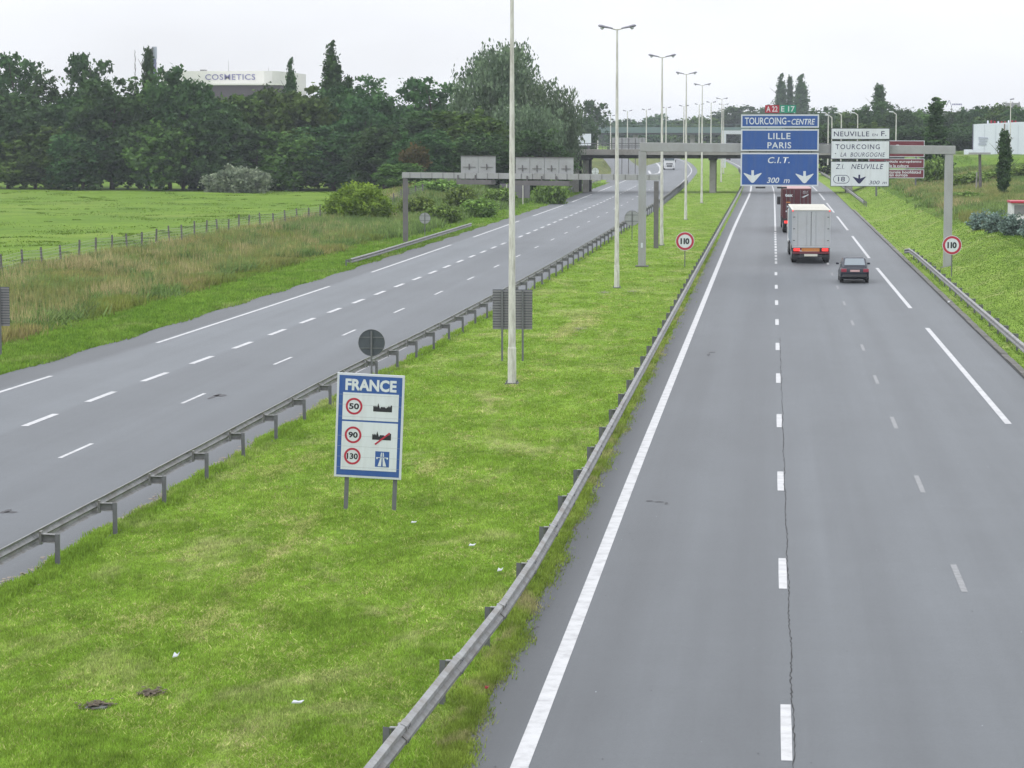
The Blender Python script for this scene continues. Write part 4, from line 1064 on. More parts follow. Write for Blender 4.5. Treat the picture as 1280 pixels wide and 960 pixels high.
def car(X, Y, label, paint, rz=0.0, w=1.66, L=4.3, h=1.42, lit=False, detail=True, front=False, name='car', cat='car'):
    root = thing(name, (X, Y, 0.012), label, cat, rot=(0, 0, rz))
    # rear end at y=0, nose at y=L
    def sec(y, hw, zb, zt, rnd=.12):
        pts = []
        for i in range(16):
            t = 2 * math.pi * i / 16
            c, s = math.cos(t), math.sin(t)
            e = 0.38
            pts.append((hw * math.copysign(abs(c) ** e, c), y, (zb + zt) / 2 + (zt - zb) / 2 * math.copysign(abs(s) ** e, s)))
        return pts
    hw = w / 2; bz = h * .635
    body = [(0.0, hw * .90, .38, bz * .86), (.10, hw * .97, .27, bz * .98), (.5, hw, .2, bz * 1.0), (L * .35, hw, .18, bz), (L * .65, hw, .18, bz * .98), (L * .82, hw * .98, .2, bz * .86), (L * .95, hw * .93, .25, bz * .75), (L, hw * .80, .33, bz * .62)]
    MB().loft([sec(*s_) for s_ in body]).build('body', paint, root, local=True, smooth=True)
    def cs(y, hb, ht, z0, z1):
        return [(-hb, y, z0), (hb, y, z0), (hb * .97 + 0 * ht, y, z0 + (z1 - z0) * .5), (ht, y, z1 - .04), (ht * .85, y, z1), (-ht * .85, y, z1), (-ht, y, z1 - .04), (-hb * .97, y, z0 + (z1 - z0) * .5)]
    cab = [(.22, hw * .84, hw * .80, bz * .9, bz * 1.02), (.34, hw * .88, hw * .78, bz * .92, bz + .12), (.85, hw * .91, hw * .74, bz * .92, h - .04), (1.3, hw * .92, hw * .74, bz * .92, h), (L * .5, hw * .92, hw * .73, bz * .92, h - .01), (L * .58, hw * .92, hw * .72, bz * .92, h - .08), (L * .76, hw * .88, hw * .80, bz * .85, bz * .98)]
    MB().loft([cs(*s_) for s_ in cab]).build('cabin', paint, root, local=True, smooth=False)
    # glass set just proud of the cabin skin
    def quad(name_, pts, m, t=.012):
        pts = [Vector(p) for p in pts]; n = (pts[1] - pts[0]).cross(pts[2] - pts[0]).normalized() * t
        k = len(pts)
        MB().loft([[p - n * .2 for p in pts], [p + n for p in pts]]).build(name_, m, root, local=True)
    y0, z0, y1, z1 = .33, bz + .10, .84, h - .075
    quad('rear_window', [(-hw * .72, y0 - .02, z0), (hw * .72, y0 - .02, z0), (hw * .64, y1 - .02, z1), (-hw * .64, y1 - .02, z1)], M['glass'])
    quad('windscreen', [(hw * .76, L * .74, bz), (-hw * .76, L * .74, bz), (-hw * .64, L * .60, h - .10), (hw * .64, L * .60, h - .10)], M['glass'])
    for s in (-1, 1):
        pts = [(s * hw * .915, .7, bz + .06), (s * hw * .915, L * .66, bz + .04), (s * hw * .77, L * .56, h - .12), (s * hw * .77, 1.0, h - .10)]
        quad('side_window', pts if s > 0 else pts[::-1], M['glass'])
    for s in (-1, 1):
        for y in (.78, L * .80): wheel(root, s * (hw - .1), y, .31, .2)
        MB().box(s * hw * .76 - .15, s * hw * .76 + .15, -.02, .08, bz * .70, bz * .90).build('tail_lamp', M['taillit'] if lit else M['tail'], root, local=True, bevel=.02)
        MB().box(s * (hw + .08) - .08, s * (hw + .08) + .08, L * .64, L * .69, bz + .02, bz + .13).build('mirror', paint, root, local=True, bevel=.02)
        if front: MB().box(s * hw * .68 - .16, s * hw * .68 + .16, L - .12, L + .01, bz * .58, bz * .74).build('headlight', M['lens'], root, local=True)
    MB().box(-.26, .26, -.035, .03, bz * .72, bz * .84).build('number_plate', M['plater'], root, local=True)
    MB().box(-hw * .86, hw * .86, -.05, .1, .34, .50).build('bumper', M['trim'], root, local=True, bevel=.03)
    return root
car(4.62, 143.5, 'dark navy hatchback driving away in the right lane behind the white lorry', M['carpaint'], R(.5), w=1.6)
car(-13.4, 770, 'far vehicle with two red lights under the overpass near the blue sign', M['redpaint'], R(4), w=1.9, h=1.6, lit=True)
car(-42.5, 830, 'tiny red car far off, seen under the overpass left of the gantry leg', M['redpaint'], R(180), lit=False)
car(-36.5, 835, 'tiny blue car far off, seen under the overpass right of the gantry leg', M['bluepaint'], R(180), lit=False)
# oncoming white vehicles
def front_van(X, Y, w, h, label, rz, lorry):
    o = thing('oncoming_lorry' if lorry else 'white_van', (X, Y, 0.012), label, 'lorry' if lorry else 'van', rot=(0, 0, rz))
    hw = w / 2
    MB().loft([[(-hw, 0, .45), (hw, 0, .45), (hw, .05, h * .52), (hw * .93, .35 if not lorry else .12, h), (-hw * .93, .35 if not lorry else .12, h), (-hw, .05, h * .52)], [(-hw, 2.2, .45), (hw, 2.2, .45), (hw, 2.2, h * .52), (hw * .95, 2.2, h), (-hw * .95, 2.2, h), (-hw, 2.2, h * .52)]]).build('cab', M['vanwhite'], o, local=True, bevel=.06)
    MB().box(-hw * .9, hw * .9, -.01 + (.04 if lorry else .1), .2, h * .76, h * .98).build('windscreen', M['glass'], o, local=True)
    MB().box(-hw * .62, hw * .62, -.03, .02, h * .44, h * .54).box(-hw * .5, hw * .5, -.05, .02, h * .2, h * .38).build('grille', M['galvdark'], o, local=True)
    MB().box(-hw, hw, -.06, .15, .35, .62).build('bumper', M['vanwhite'], o, local=True, bevel=.03)
    for s in (-1, 1):
        MB().box(s * hw * .78 - .14, s * hw * .78 + .14, -.08, -.005, h * .24, h * .34).build('headlight', M['lens'], o, local=True)
        for y in (.9, 4.0 if not lorry else 7.5): wheel(o, s * (hw - .15), y, .36 if not lorry else .48, .25)
        MB().box(s * (hw + .15) - .08, s * (hw + .15) + .08, .1, .2, h * .6, h * .8).build('mirror', M['trim'], o, local=True)
    if lorry: MB().box(-hw - .03, hw + .03, 2.3, 11, .9, 3.7).build('cargo_box', M['boxside'], o, local=True, bevel=.03)
    else: MB().box(-hw, hw, 2.21, 5, .4, h + .02).build('cargo_body', M['vanwhite'], o, local=True, bevel=.1)
front_van(-22.8, 572, 2.4, 2.75, 'white lorry cab coming towards the camera under the overpass', R(4), True)
gp_ = [(813, 199.5), (817, 201.5), (822, 205), (825.2, 209), (825.6, 213), (823.5, 216.5), (818, 217.6), (813, 217.3), (811, 213.5)]
gp_ = [G(*q) for q in gp_]
m = MB()
for a_, b_ in zip(gp_, gp_[1:]):
    d_ = (Vector((*b_, 0)) - Vector((*a_, 0))); n_ = Vector((-d_.y, d_.x, 0)).normalized() * .22; n_.y *= 6
    m.poly([(a_[0] + n_.x, a_[1] + n_.y, ZL + .004), (b_[0] + n_.x, b_[1] + n_.y, ZL + .004), (b_[0] - n_.x, b_[1] - n_.y, ZL + .004), (a_[0] - n_.x, a_[1] - n_.y, ZL + .004)])
m.build('gore_line', M['paint'], road_l)

# ------------------------------------------------------------------ fence
fn = thing('wire_fence', (-43, 140, 0), 'long wire fence with wooden posts between the weedy bank and the pasture', 'fence')
fpm = MB().tube((0, 0, -.3), (0, 0, 1.4), .075, .065, 8).mesh('post', M['wood'])
fX = lambda Y: interp(Y, [(120, -43.0), (211, -43.1), (250, -40.2), (330, -36)])
Y = 128.0; fy_ = []
while Y < 330:
    X = fX(Y)
    o = bpy.data.objects.new('post', fpm); COL.objects.link(o); link_child(o, fn)
    gz_ = float(H(X, Y)); o.location = Vector((X, Y, gz_)) - ORG[fn.name]
    o.rotation_euler = (random.uniform(-.05, .05), random.uniform(-.06, .06), random.random() * 3); o.scale = (1, 1, random.uniform(.92, 1.08))
    fy_.append((X, Y, gz_)); Y += 4.05
for zz in (.25, .45, .65, .85, 1.05, 1.22):
    m = MB()
    for a, b in zip(fy_, fy_[1:]): m.tube((a[0], a[1], a[2] + zz), (b[0], b[1], b[2] + zz), .009, .009, 3, cap=False)
    m.build('wire', M['wire'], fn)
m = MB()
for a, b in zip(fy_, fy_[1:]):
    for k in range(14):
        t = k / 14; m.box(a[0] + (b[0] - a[0]) * t - .004, a[0] + (b[0] - a[0]) * t + .004, a[1] + (b[1] - a[1]) * t - .004, a[1] + (b[1] - a[1]) * t + .004, a[2] + .2, a[2] + 1.22)
tag(m.build('mesh_wires', M['wire'], fn), kind='stuff')

# ------------------------------------------------------------------ buildings
cb = thing('factory_building', (-98, 455, 0), 'cream factory building with COSMETICS lettering above the left trees', 'building')
k = 450 / 3200
bx = lambda px: (px - 966) * k
bz_ = lambda py: CAM_H + (165 - py) * k
zt = bz_(88); zm = bz_(107)
pts = [(bx(192), 452), (bx(325), 452), (bx(334), 453), (bx(340), 455.5), (bx(342), 459), (bx(342), 480), (bx(192), 480)]
MB().loft([[(x, y, 0) for x, y in pts], [(x, y, zt) for x, y in pts]]).build('wall', M['cream'], cb)
lw = MB().box(bx(258), bx(356), 444, 451.9, 0, zm).build('lower_block', M['mauve'], cb)
MB().box(bx(258) - .2, bx(356) + .2, 443.8, 451.95, zm, zm + .25).build('cornice', M['cream'], lw)
text('COSMETICS', bx(249), bx(313.5), bz_(99.3), bz_(92), 451.9, M['lettering_mauve'], cb, bold=0.01, spacing=1.08)
MB().box(bx(236), bx(242), 456, 458, zt, zt + .35).build('roof_unit', M['galv'], cb)
for px, py in ((325, 83), (340, 89), (342.5, 90), (273, 74), (338, 88)): MB().tube((bx(px), 456, zt - .1), (bx(px), 456, bz_(py)), .04, .02, 5).build('aerial', M['galv'], cb)
MB().box(bx(375), bx(386), 470, 480, 0, bz_(110)).build('annex', M['cream'], cb)
# radio mast
ms = thing('radio_mast', (bx(204), 440, 0), 'dark antenna mast rising above the trees left of the factory', 'mast')
MB().box(bx(204) - .28, bx(204) + .28, 440, 440.5, 0, bz_(75)).build('tower', M['lettering_mauve'], ms)
MB().box(bx(202), bx(206.5), 439.8, 440.7, bz_(75), bz_(60)).build('antenna_panel', M['blogo'], ms)
MB().box(bx(202.2), bx(203.6), 439.5, 439.79, bz_(74), bz_(61)).build('antenna', M['galvdark'], ms)

wb = thing('warehouse', (39, 455, 4), 'white warehouse on the hilltop at the right edge with a brown swoosh', 'building')
kx = 450 / 3200
wx = lambda px: (px - 966) * kx
wz = lambda py: CAM_H + (165 - py) * kx
MB().loft([[(wx(1211), 450, 2.5), (wx(1279), 450, 2.5), (wx(1279), 475, 2.5), (wx(1211) * 475 / 450 + .3, 475, 2.5)], [(wx(1211), 450, wz(155.5)), (wx(1279), 450, wz(152.3)), (wx(1279), 475, wz(152.3)), (wx(1211) * 475 / 450 + .3, 475, wz(155.5))]]).build('wall', M['bwhite'], wb)
for i in range(5):
    X = wx(1211) + i * (wx(1279) - wx(1211)) / 5
    MB().box(X - .02, X + .02, 449.96, 449.995, 4.0, wz(156) - .1).build('cladding_seam', M['blogo'], wb)
MB().box(wx(1210.2), wx(1211) - .005, 449.9, 450.6, 2.5, wz(155.3)).build('corner_trim', M['roofdark'], wb)
m = MB(); prev = None
for i in range(13):
    t = i / 12; px = 1240.5 + 7.5 * math.sin(t * math.pi / 2) ** .8; py = 193 - 38 * t
    if prev: m.prism([(wx(prev[0]), wz(prev[1])), (wx(prev[0] + 1.4), wz(prev[1])), (wx(px + 1.4), wz(py)), (wx(px), wz(py))], 449.90, 449.95)
    prev = (px, py)
m.build('swoosh', M['bstripe'], wb)
for i, (a, b) in enumerate(((0, 5), (1, 6), (0, 7))): MB().prism([(wx(1217.5 + a), wz(181 - i * 3.6)), (wx(1222 + b), wz(181 - i * 3.6)), (wx(1222 + b), wz(179 - i * 3.6)), (wx(1217.5 + a), wz(178.2 - i * 3.6))], 449.92, 449.955).build('logo_bar', M['blogo'], wb)
for i in range(9):
    X = wx(1229 + i * 4.2); zz = wz(155 - i * .15)
    MB().box(X - .12, X + .12, 451, 451.2, zz - .2, zz + random.uniform(.3, .6)).build('roof_letter', M['darkred'] if i % 3 else M['bwhite'], wb)
MB().box(wx(1201), wx(1210), 448, 452, 3.0, wz(186.5)).build('porch', M['bwhite'], wb)
# mast lamp over the warehouse
o = thing('street_lamp', (wx(1255), 449, 4), 'single lamp pole rising in front of the white warehouse roof', 'street lamp')
MB().tube((wx(1255), 449, 4), (wx(1255), 449, wz(127)), .1, .07, 8).build('pole', M['polegrey'], o)
MB().tube((wx(1254), 449, wz(125.4)), (wx(1259), 449, wz(124.6)), .12, .12, 6).build('lamp_head', M['head'], o)
# rooftop letters over the wood
rs = thing('rooftop_sign', (33, 640, 13), 'thin rooftop letters showing above the right-hand wood', 'sign')
kk = 640 / 3200
qx = lambda px: (px - 966) * kk
qz = lambda py: CAM_H + (165 - py) * kk
for c in (1161, 1181):
    m = MB(); m.beam((qx(c - 3.5), 640, qz(134)), (qx(c), 640, qz(126)), .12, .12).beam((qx(c), 640, qz(126)), (qx(c + 3.5), 640, qz(134)), .12, .12).build('letter', M['lettering_mauve'], rs)
MB().box(qx(1173.6), qx(1174.4), 640, 640.2, qz(134), qz(126.5)).build('letter', M['lettering_mauve'], rs)
for i in range(6): MB().box(qx(1185 + i * 2.0), qx(1186.4 + i * 2.0), 640, 640.2, qz(132.2), qz(130.2)).build('small_letter', M['lettering_mauve'], rs)
MB().box(qx(1158), qx(1198), 640.3, 645, 2, qz(141)).build('roof', M['gantry'], rs)
for c in (1158, 1171, 1184, 1196): MB().box(qx(c) - .05, qx(c) + .05, 640.32, 640.5, qz(141), qz(133)).build('strut', M['galv'], rs)
# billboard on the skyline
o = thing('rooftop_sign', (45, 560, 12), 'pale framed rooftop billboard above the wood behind the warehouse', 'sign')
k2 = 560 / 3200
MB().box((1249 - 966) * k2, (1267 - 966) * k2, 560, 560.3, CAM_H + (165 - 134) * k2, CAM_H + (165 - 129.5) * k2).build('panel', M['gantry'], o)
for px in (1250, 1258, 1266): MB().box((px - 966) * k2 - .08, (px - 966) * k2 + .08, 560.31, 560.5, 4, CAM_H + (165 - 128) * k2).build('post', M['galvdark'], o)
# red framed glazed cabin at the right edge
rx_, ry_ = 20.6, 188
k3 = ry_ / 3200
cz = lambda py: CAM_H + (165 - py) * k3
cxp = lambda px: (px - 966) * k3
o = thing('glazed_cabin', (cxp(1274), ry_, 1.5), 'small cabin with a red fascia and white window frame at the right edge', 'cabin')
MB().box(cxp(1259), cxp(1290), ry_ + .1, ry_ + 3, 1.0, cz(252)).build('wall', M['vanwhite'], o)
MB().box(cxp(1258), cxp(1291), ry_ - .15, ry_ + 3.1, cz(252), cz(249.6)).build('fascia', M['signred'], o)
MB().box(cxp(1278), cxp(1280), ry_ - .05, ry_ + .09, 1.0, cz(252)).build('corner_post', M['signred'], o)
MB().box(cxp(1262.5), cxp(1275), ry_ + .04, ry_ + .09, cz(266), cz(254.5)).build('window', M['slat'], o)
# wooden pole with a flat cross-piece
ux, uy = 21.5, 275
k4 = uy / 3200
gz0 = float(H((1221 - 966) * k4, uy))
o = thing('utility_pole', ((1221 - 966) * k4, uy, gz0), 'wooden pole with a broad flat cap among the bushes on the right bank', 'pole')
X = (1221 - 966) * k4
MB().tube((X, uy, gz0 - .5), (X - .15, uy, CAM_H + (165 - 192) * k4), .17, .14, 10).build('pole', M['wood'], o)
MB().tube((X - .45, uy + .1, gz0 - .5), (X - .4, uy + .1, CAM_H + (165 - 214) * k4), .09, .08, 8).build('stay', M['concrete'], o)
MB().box((1206 - 966) * k4, (1232 - 966) * k4, uy - .5, uy + .5, CAM_H + (165 - 192.5) * k4, CAM_H + (165 - 190) * k4).build('cap', M['gantry'], o)

# ------------------------------------------------------------------ trees
def crown_mesh(name, m, lobes, clumps, leaves, leaf, seed, clump_r=0.75, droop=0.0, shell=0.62):
    """many small leaves gathered in clumps spread through the shells of the lobes"""
    r = np.random.default_rng(seed)
    L = np.array(lobes, float)                        # cx cy cz rx ry rz
    vol = L[:, 3] * L[:, 4] * L[:, 5]; pr_ = vol ** .7 / (vol ** .7).sum()
    li = r.choice(len(L), clumps, p=pr_)
    d = r.normal(size=(clumps, 3)); d /= np.linalg.norm(d, axis=1)[:, None]
    rad = shell + (1 - shell) * r.random(clumps) ** .6
    rad *= r.uniform(.84, 1.14, clumps)
    c = L[li, :3] + d * L[li, 3:] * rad[:, None]
    n = clumps * leaves
    ci = np.repeat(np.arange(clumps), leaves)
    cr = clump_r * r.uniform(.55, 1.35, clumps)
    off = r.normal(size=(n, 3)) * np.array([.55, .55, .40]) * cr[ci][:, None]
    off[:, 2] -= droop * np.abs(r.normal(size=n)) * cr[ci]
    p = c[ci] + off
    p[:, 2] = np.maximum(p[:, 2], 0.05)
    a = r.normal(size=(n, 3)); a[:, 2] *= .6; a /= np.linalg.norm(a, axis=1)[:, None]
    b = np.cross(a, r.normal(size=(n, 3))); b /= np.linalg.norm(b, axis=1)[:, None] + 1e-9
    s = leaf * r.uniform(.6, 1.4, n)[:, None]
    if droop: a = a * .5 + np.array([0, 0, -1.0]); 
    a = a * s; b = b * s * .75
    v = np.stack([p - a, p + b, p + a, p - b], 1).reshape(-1, 3)
    f = np.arange(n * 4).reshape(-1, 4)
    ct = r.uniform(.15, .85, clumps)
    tone = np.clip(ct[ci] ** 1.5 * .85 + r.uniform(0, .3, n), 0, 1)
    return np_mesh(name, v, f, m, np.repeat(tone, 4))

def trunk_mesh(h, r0, seed, spread=.22, nb=6):
    r = random.Random(seed); m = MB()
    pts = [Vector((0, 0, -.5))]
    for i in range(1, 6): pts.append(Vector((r.uniform(-.15, .15) * i, r.uniform(-.15, .15) * i, h * i / 5)))
    for i in range(5): m.tube(pts[i], pts[i + 1], r0 * (1 - i * .17), r0 * (1 - (i + 1) * .17), 8, cap=False)
    for k in range(nb):
        i = r.randint(1, 4); p = pts[i]; a = r.random() * 6.28; ln = h * spread * r.uniform(.6, 1.3)
        q = p + Vector((math.cos(a) * ln, math.sin(a) * ln, ln * r.uniform(.5, 1.1)))
        m.tube(p, q, r0 * (.45 - i * .05), r0 * .12, 6, cap=False)
    return m.mesh('trunk', M['bark'])

def rl_lobes(seed, h, w, n, low=.12):
    r = random.Random(seed); out = [(0, 0, h * .52, w * .42, w * .42, h * .40)]
    for i in range(n):
        a = r.random() * 6.28; t = r.uniform(low, .82); rr = w * .5 * math.sin(min(1, (1.05 - t) * 1.5) * math.pi / 2) * r.uniform(.45, .8)
        s = w * r.uniform(.16, .27)
        out.append((math.cos(a) * rr, math.sin(a) * rr, h * t + s * .2, s, s, s * r.uniform(.8, 1.2)))
    return out
def pop_lobes(seed, h, w):
    r = random.Random(seed); out = []
    for i in range(11):
        t = i / 10; ww = w * .5 * (math.sin(min(1, t * 2.2 + .35) * math.pi / 2)) * (1 - t ** 5 * .7)
        out.append((r.uniform(-.12, .12) * w * (1 - t), r.uniform(-.12, .12) * w * (1 - t), h * (.1 + t * .84), ww * .9, ww * .9, h * .085))
    return out

KIND = {}
def kind(key, m, lobes, clumps, leaves, leaf, seed, th, tr_, **kw):
    KIND[key] = (crown_mesh('crown', LEAF[m], lobes, clumps, leaves, leaf, seed, **kw), trunk_mesh(th, tr_, seed))
for i in range(4): kind('broad%d' % i, 'dark', rl_lobes(20 + i, 14, 12, 18), 520, 30, .30, 50 + i, 11, .35, clump_r=.85)
for i in range(3): kind('mid%d' % i, 'mid', rl_lobes(40 + i, 12, 11, 16), 460, 30, .30, 60 + i, 9, .3, clump_r=.8)
for i in range(2): kind('willow%d' % i, 'grey', rl_lobes(70 + i, 19, 15, 20, .2), 560, 34, .24, 80 + i, 14, .5, clump_r=1.15, droop=.9)
for i in range(2): kind('poplar%d' % i, 'dark', pop_lobes(30 + i, 18, 4.2), 420, 26, .27, 90 + i, 16, .25, clump_r=.6, shell=.45)
for i in range(2): kind('airy%d' % i, 'dark', [l for l in rl_lobes(25 + i, 17, 11, 15, .45)[1:]], 150, 24, .28, 95 + i, 14, .3, clump_r=.75)
kind('bush', 'bright', [(0, 0, 1.5, 2.3, 2.3, 1.55), (-1.2, 0, 1.1, 1.4, 1.4, 1.2), (1.3, .2, 1.2, 1.3, 1.3, 1.2), (.2, 0, 2.3, 1.5, 1.4, .9)], 520, 34, .10, 101, 1.5, .08, clump_r=.38, shell=.75)
kind('shrub', 'shrubg', [(0, 0, 1.0, 1.5, 1.4, 1.1), (-.9, 0, .8, .9, .9, .8), (.9, .2, .9, .9, .9, 1.0)], 200, 26, .12, 103, 1, .06, clump_r=.4)
kind('silver', 'silver', [(0, 0, 1.4, 3.2, 2.0, 1.7), (-2.6, 0, 1.0, 1.6, 1.3, 1.2), (2.6, .2, 1.4, 1.7, 1.3, 1.4)], 220, 24, .17, 104, 1.5, .08, clump_r=.5)
kind('hedge', 'blue', [(0, 0, 1.0, 1.6, 1.2, 1.05), (-1.0, 0, .9, .9, .9, .9), (1.0, .2, 1.0, .9, .9, 1.0)], 150, 24, .11, 105, 1, .06, clump_r=.33)
kind('rustbush', 'rust', [(0, 0, 2.5, 1.6, 1.4, 1.3)], 50, 20, .2, 106, 2.4, .08, clump_r=.5)
kind('spruce', 'dark', [(0, 0, 2.5 + i * 1.25, 1.5 * (1 - i / 9.5) + .15, 1.5 * (1 - i / 9.5) + .15, .9) for i in range(9)], 230, 22, .2, 107, 11, .2, clump_r=.5)

def tree(key, px, Y, top_py, label, cat='tree', name='leafy_tree', width=None, group=None, bz=None, rz=None):
    """px: pixel column of the stem at distance Y; top_py: row of the top"""
    X = (px - 966) * Y / 3200
    z0 = float(H(X, Y)) - .1 if bz is None else bz
    top = CAM_H + (165 - top_py) * Y / 3200
    cm, tm = KIND[key]
    hh = TOPS.setdefault(key, top_of(cm))
    wd = WIDS.setdefault(key, wid_of(cm))
    s = (top - z0) / hh
    sx = s if width is None else (width * Y / 3200) / wd
    o = thing(name, (X, Y, z0), label, cat, group)
    o.rotation_euler = (0, 0, random.uniform(-.5, .5) if rz is None else rz)
    for nm, me in (('trunk', tm), ('crown', cm)):
        c = bpy.data.objects.new(nm, me); COL.objects.link(c); link_child(c, o)
    o.scale = (sx, sx, s)
    return o
TOPS = {}; WIDS = {}
def _co(me):
    a = np.zeros(len(me.vertices) * 3, np.float32); me.vertices.foreach_get('co', a); return a.reshape(-1, 3)
def top_of(me): return float(np.percentile(_co(me)[:, 2], 99.7))
def wid_of(me):
    c = _co(me); return float(np.percentile(c[:, 0], 98.5) - np.percentile(c[:, 0], 1.5))

GW = 'dark trees of the wood behind the pasture'
# back row and front row of the left wood: (kind, column, distance, top row, width px)
W = [('airy0', 5, 400, 66, 70, 'loose tree at the left edge of the photo, standing above the wood'),
     ('airy1', 48, 395, 88, 60, 'loose-crowned tree between the left edge and the ball-topped tree'),
     ('airy0', 106, 395, 67, 62, 'ball-topped open tree standing above the wood left of the thin poplar'),
     ('broad0', -5, 372, 118, 110, 'dark broad tree cut by the left edge of the photo'),
     ('broad1', 62, 378, 126, 90, 'dark tree in front of the loose-crowned tree near the left edge'),
     ('broad2', 130, 366, 102, 120, 'broad dark tree at the pasture edge under the ball-topped tree'),
     ('mid1', 175, 372, 108, 80, 'mid green tree left of the COSMETICS building, at the foot of the thin poplar'),
     ('broad3', 222, 366, 88, 78, 'tall broad dark tree overlapping the left end of the COSMETICS building'),
     ('mid0', 282, 370, 122, 100, 'spreading tree directly below the COSMETICS lettering'),
     ('broad0', 330, 374, 116, 90, 'dark tree under the brown part of the factory'),
     ('mid2', 372, 368, 112, 100, 'tree at the foot of the small poplar right of the factory'),
     ('broad1', 416, 372, 112, 90, 'dark tree under the tall thick poplar'),
     ('airy1', 458, 376, 96, 74, 'dark spiky-topped tree right of the thick poplar'),
     ('broad2', 452, 366, 124, 86, 'dark broad tree below the spiky-topped tree'),
     ('mid1', 500, 380, 142, 60, 'small green tree in the notch between the wood and the willow group'),
     ('airy0', 540, 372, 98, 84, 'spiky tree left of the great willow'),
     ('broad3', 548, 350, 140, 90, 'dark tree under the spiky tree left of the great willow'),
     ('willow0', 622, 350, 58, 112, 'great grey-green willow, tallest of the group behind the left gantry'),
     ('willow1', 684, 345, 102, 78, 'second grey-green willow right of the nearest lamp pole'),
     ('willow1', 655, 335, 128, 90, 'lower grey-green willow in front of the great willow'),
     ('mid2', 590, 330, 140, 88, 'dark tree in front of the great willow, left side'),
     ('broad1', 530, 322, 165, 80, 'low dark tree behind the left leg of the old gantry'),
     ('broad0', 606, 318, 168, 76, 'low tree directly behind the smaller gantry sign back'),
     ('broad2', 672, 322, 165, 84, 'low dark tree behind the wider gantry sign back'),
     ('broad3', 480, 345, 160, 80, 'dark low tree at the corner of the pasture above the yellow-green bush'),
     ('mid0', 30, 368, 160, 90, 'low leafy tree at the pasture edge near the left side'),
     ('broad0', 92, 364, 165, 80, 'low dark tree at the pasture edge below the ball-topped tree'),
     ('mid1', 205, 362, 150, 90, 'leafy tree at the pasture edge left of the silvery shrubs'),
     ('broad1', 262, 362, 132, 90, 'leafy tree directly behind the silvery shrubs'),
     ('broad2', 315, 362, 160, 90, 'dark tree at the pasture edge right of the silvery shrubs'),
     ('mid2', 365, 360, 165, 80, 'low tree at the pasture edge left of the yellow-green bush'),
     ('broad3', 415, 362, 160, 90, 'low dark tree right behind the yellow-green bush'),
     ]
for k_, px, Y, tp, wd, lab in W: tree(k_, px, Y, tp, lab, width=wd, group=GW)
for px, Y, tp, wd, lab in ((179, 385, 62, 15, 'slim dark poplar left of the antenna mast'), (362, 385, 77, 15, 'small slim poplar at the right end of the factory'), (414, 380, 57, 27, 'tall thick poplar standing above the wood'), (435, 382, 98, 14, 'small pointed poplar just right of the thick poplar')):
    tree('poplar%d' % (px % 2), px, Y, tp, lab, width=wd, name='poplar_tree', group='poplars above the left wood')
# bare-looking thin poplar
o = thing('bare_tree', ((162 - 966) * 420 / 3200, 420, 0), 'thin leafless tree left of the slim poplar', 'tree')
X = (162 - 966) * 420 / 3200; zt_ = CAM_H + (165 - 62) * 420 / 3200
m = MB().tube((X, 420, 0), (X, 420, zt_), .12, .02, 6)
for i in range(34):
    z = 12 + (zt_ - 12) * i / 34; a = random.random() * 6.28; l = .8 * (1 - i / 44)
    m.tube((X, 420, z), (X + math.cos(a) * l * .5, 420 + math.sin(a) * l * .5, z + l * 1.9), .035, .01, 4, cap=False)
m.build('branches', M['bark'], o)
# bushes
tree('bush', 447, 230, 230, 'round yellow-green willow bush at the fence end', 'bush', 'willow_bush', width=74)
tree('silver', 290, 350, 208, 'silvery shrub clump at the far edge of the pasture', 'bush', 'silvery_shrub', width=88)
tree('rustbush', 520, 312, 180, 'rust-tinted bush at the wood edge left of the gantry signs', 'bush', 'rusty_bush', width=34)
SH = [('shrub', 575, 262, 232, 36, 'green shrub on the slope below the smaller gantry sign'), ('shrub', 520, 246, 246, 44, 'low shrub behind the small round sign back'), ('shrub', 552, 234, 256, 46, 'spreading shrub right of the small round sign back'),
      ('shrub', 598, 250, 248, 44, 'shrub near the verge left of the nearest lamp pole'), ('shrub', 626, 285, 234, 38, 'shrub beside the purple-grey sign back'), 
      ('mid0', 500, 300, 205, 60, 'bushy small tree behind the left gantry leg'), ('shrub', 690, 300, 226, 40, 'bushy growth on the slope below the wider gantry sign'),
      ('shrub', 545, 285, 225, 60, 'shrub at the slope foot between gantry leg and smaller sign')]
for k_, px, Y, tp, wd, lab in SH: tree(k_, px, Y, tp, lab, 'bush', 'green_shrub', width=wd, group='shrubs on the left slope')
# far trees
F_ = [('airy0', 747, 640, 126, 34, 'tall airy tree on the skyline left of the second lamp pole'), ('broad0', 727, 560, 148, 40, 'dark round tree below the tall airy tree'), ('broad1', 783, 945, 150, 44, 'small round tree behind the green bridge, left of the gantry end'),
      ('broad2', 825, 985, 144, 40, 'round tree on the skyline between lamp poles'), ('mid1', 868, 960, 148, 60, 'low wide tree behind the lamp row'), ('broad3', 924, 985, 135, 70, 'dark wide tree left of the blue sign'),
      ('poplar0', 976, 950, 96, 13, 'left poplar of the pair behind the blue sign'), ('poplar1', 986.5, 953, 98, 8, 'middle poplar behind the E 17 badge'), ('poplar0', 1000.5, 945, 97, 17, 'right poplar of the group behind the blue sign'),
      ('poplar1', 1096, 610, 108, 15, 'single poplar on the skyline right of the white sign'), ('broad0', 966, 1000, 132, 36, 'tree at the foot of the poplar pair'),
      ('spruce', 1166, 330, 124, 34, 'tall conifer behind the right end of the gantry beam')]
for k_, px, Y, tp, wd, lab in F_: tree(k_, px, Y, tp, lab, width=wd, name='poplar_tree' if 'poplar' in k_ else ('conifer_tree' if k_ == 'spruce' else 'skyline_tree'))
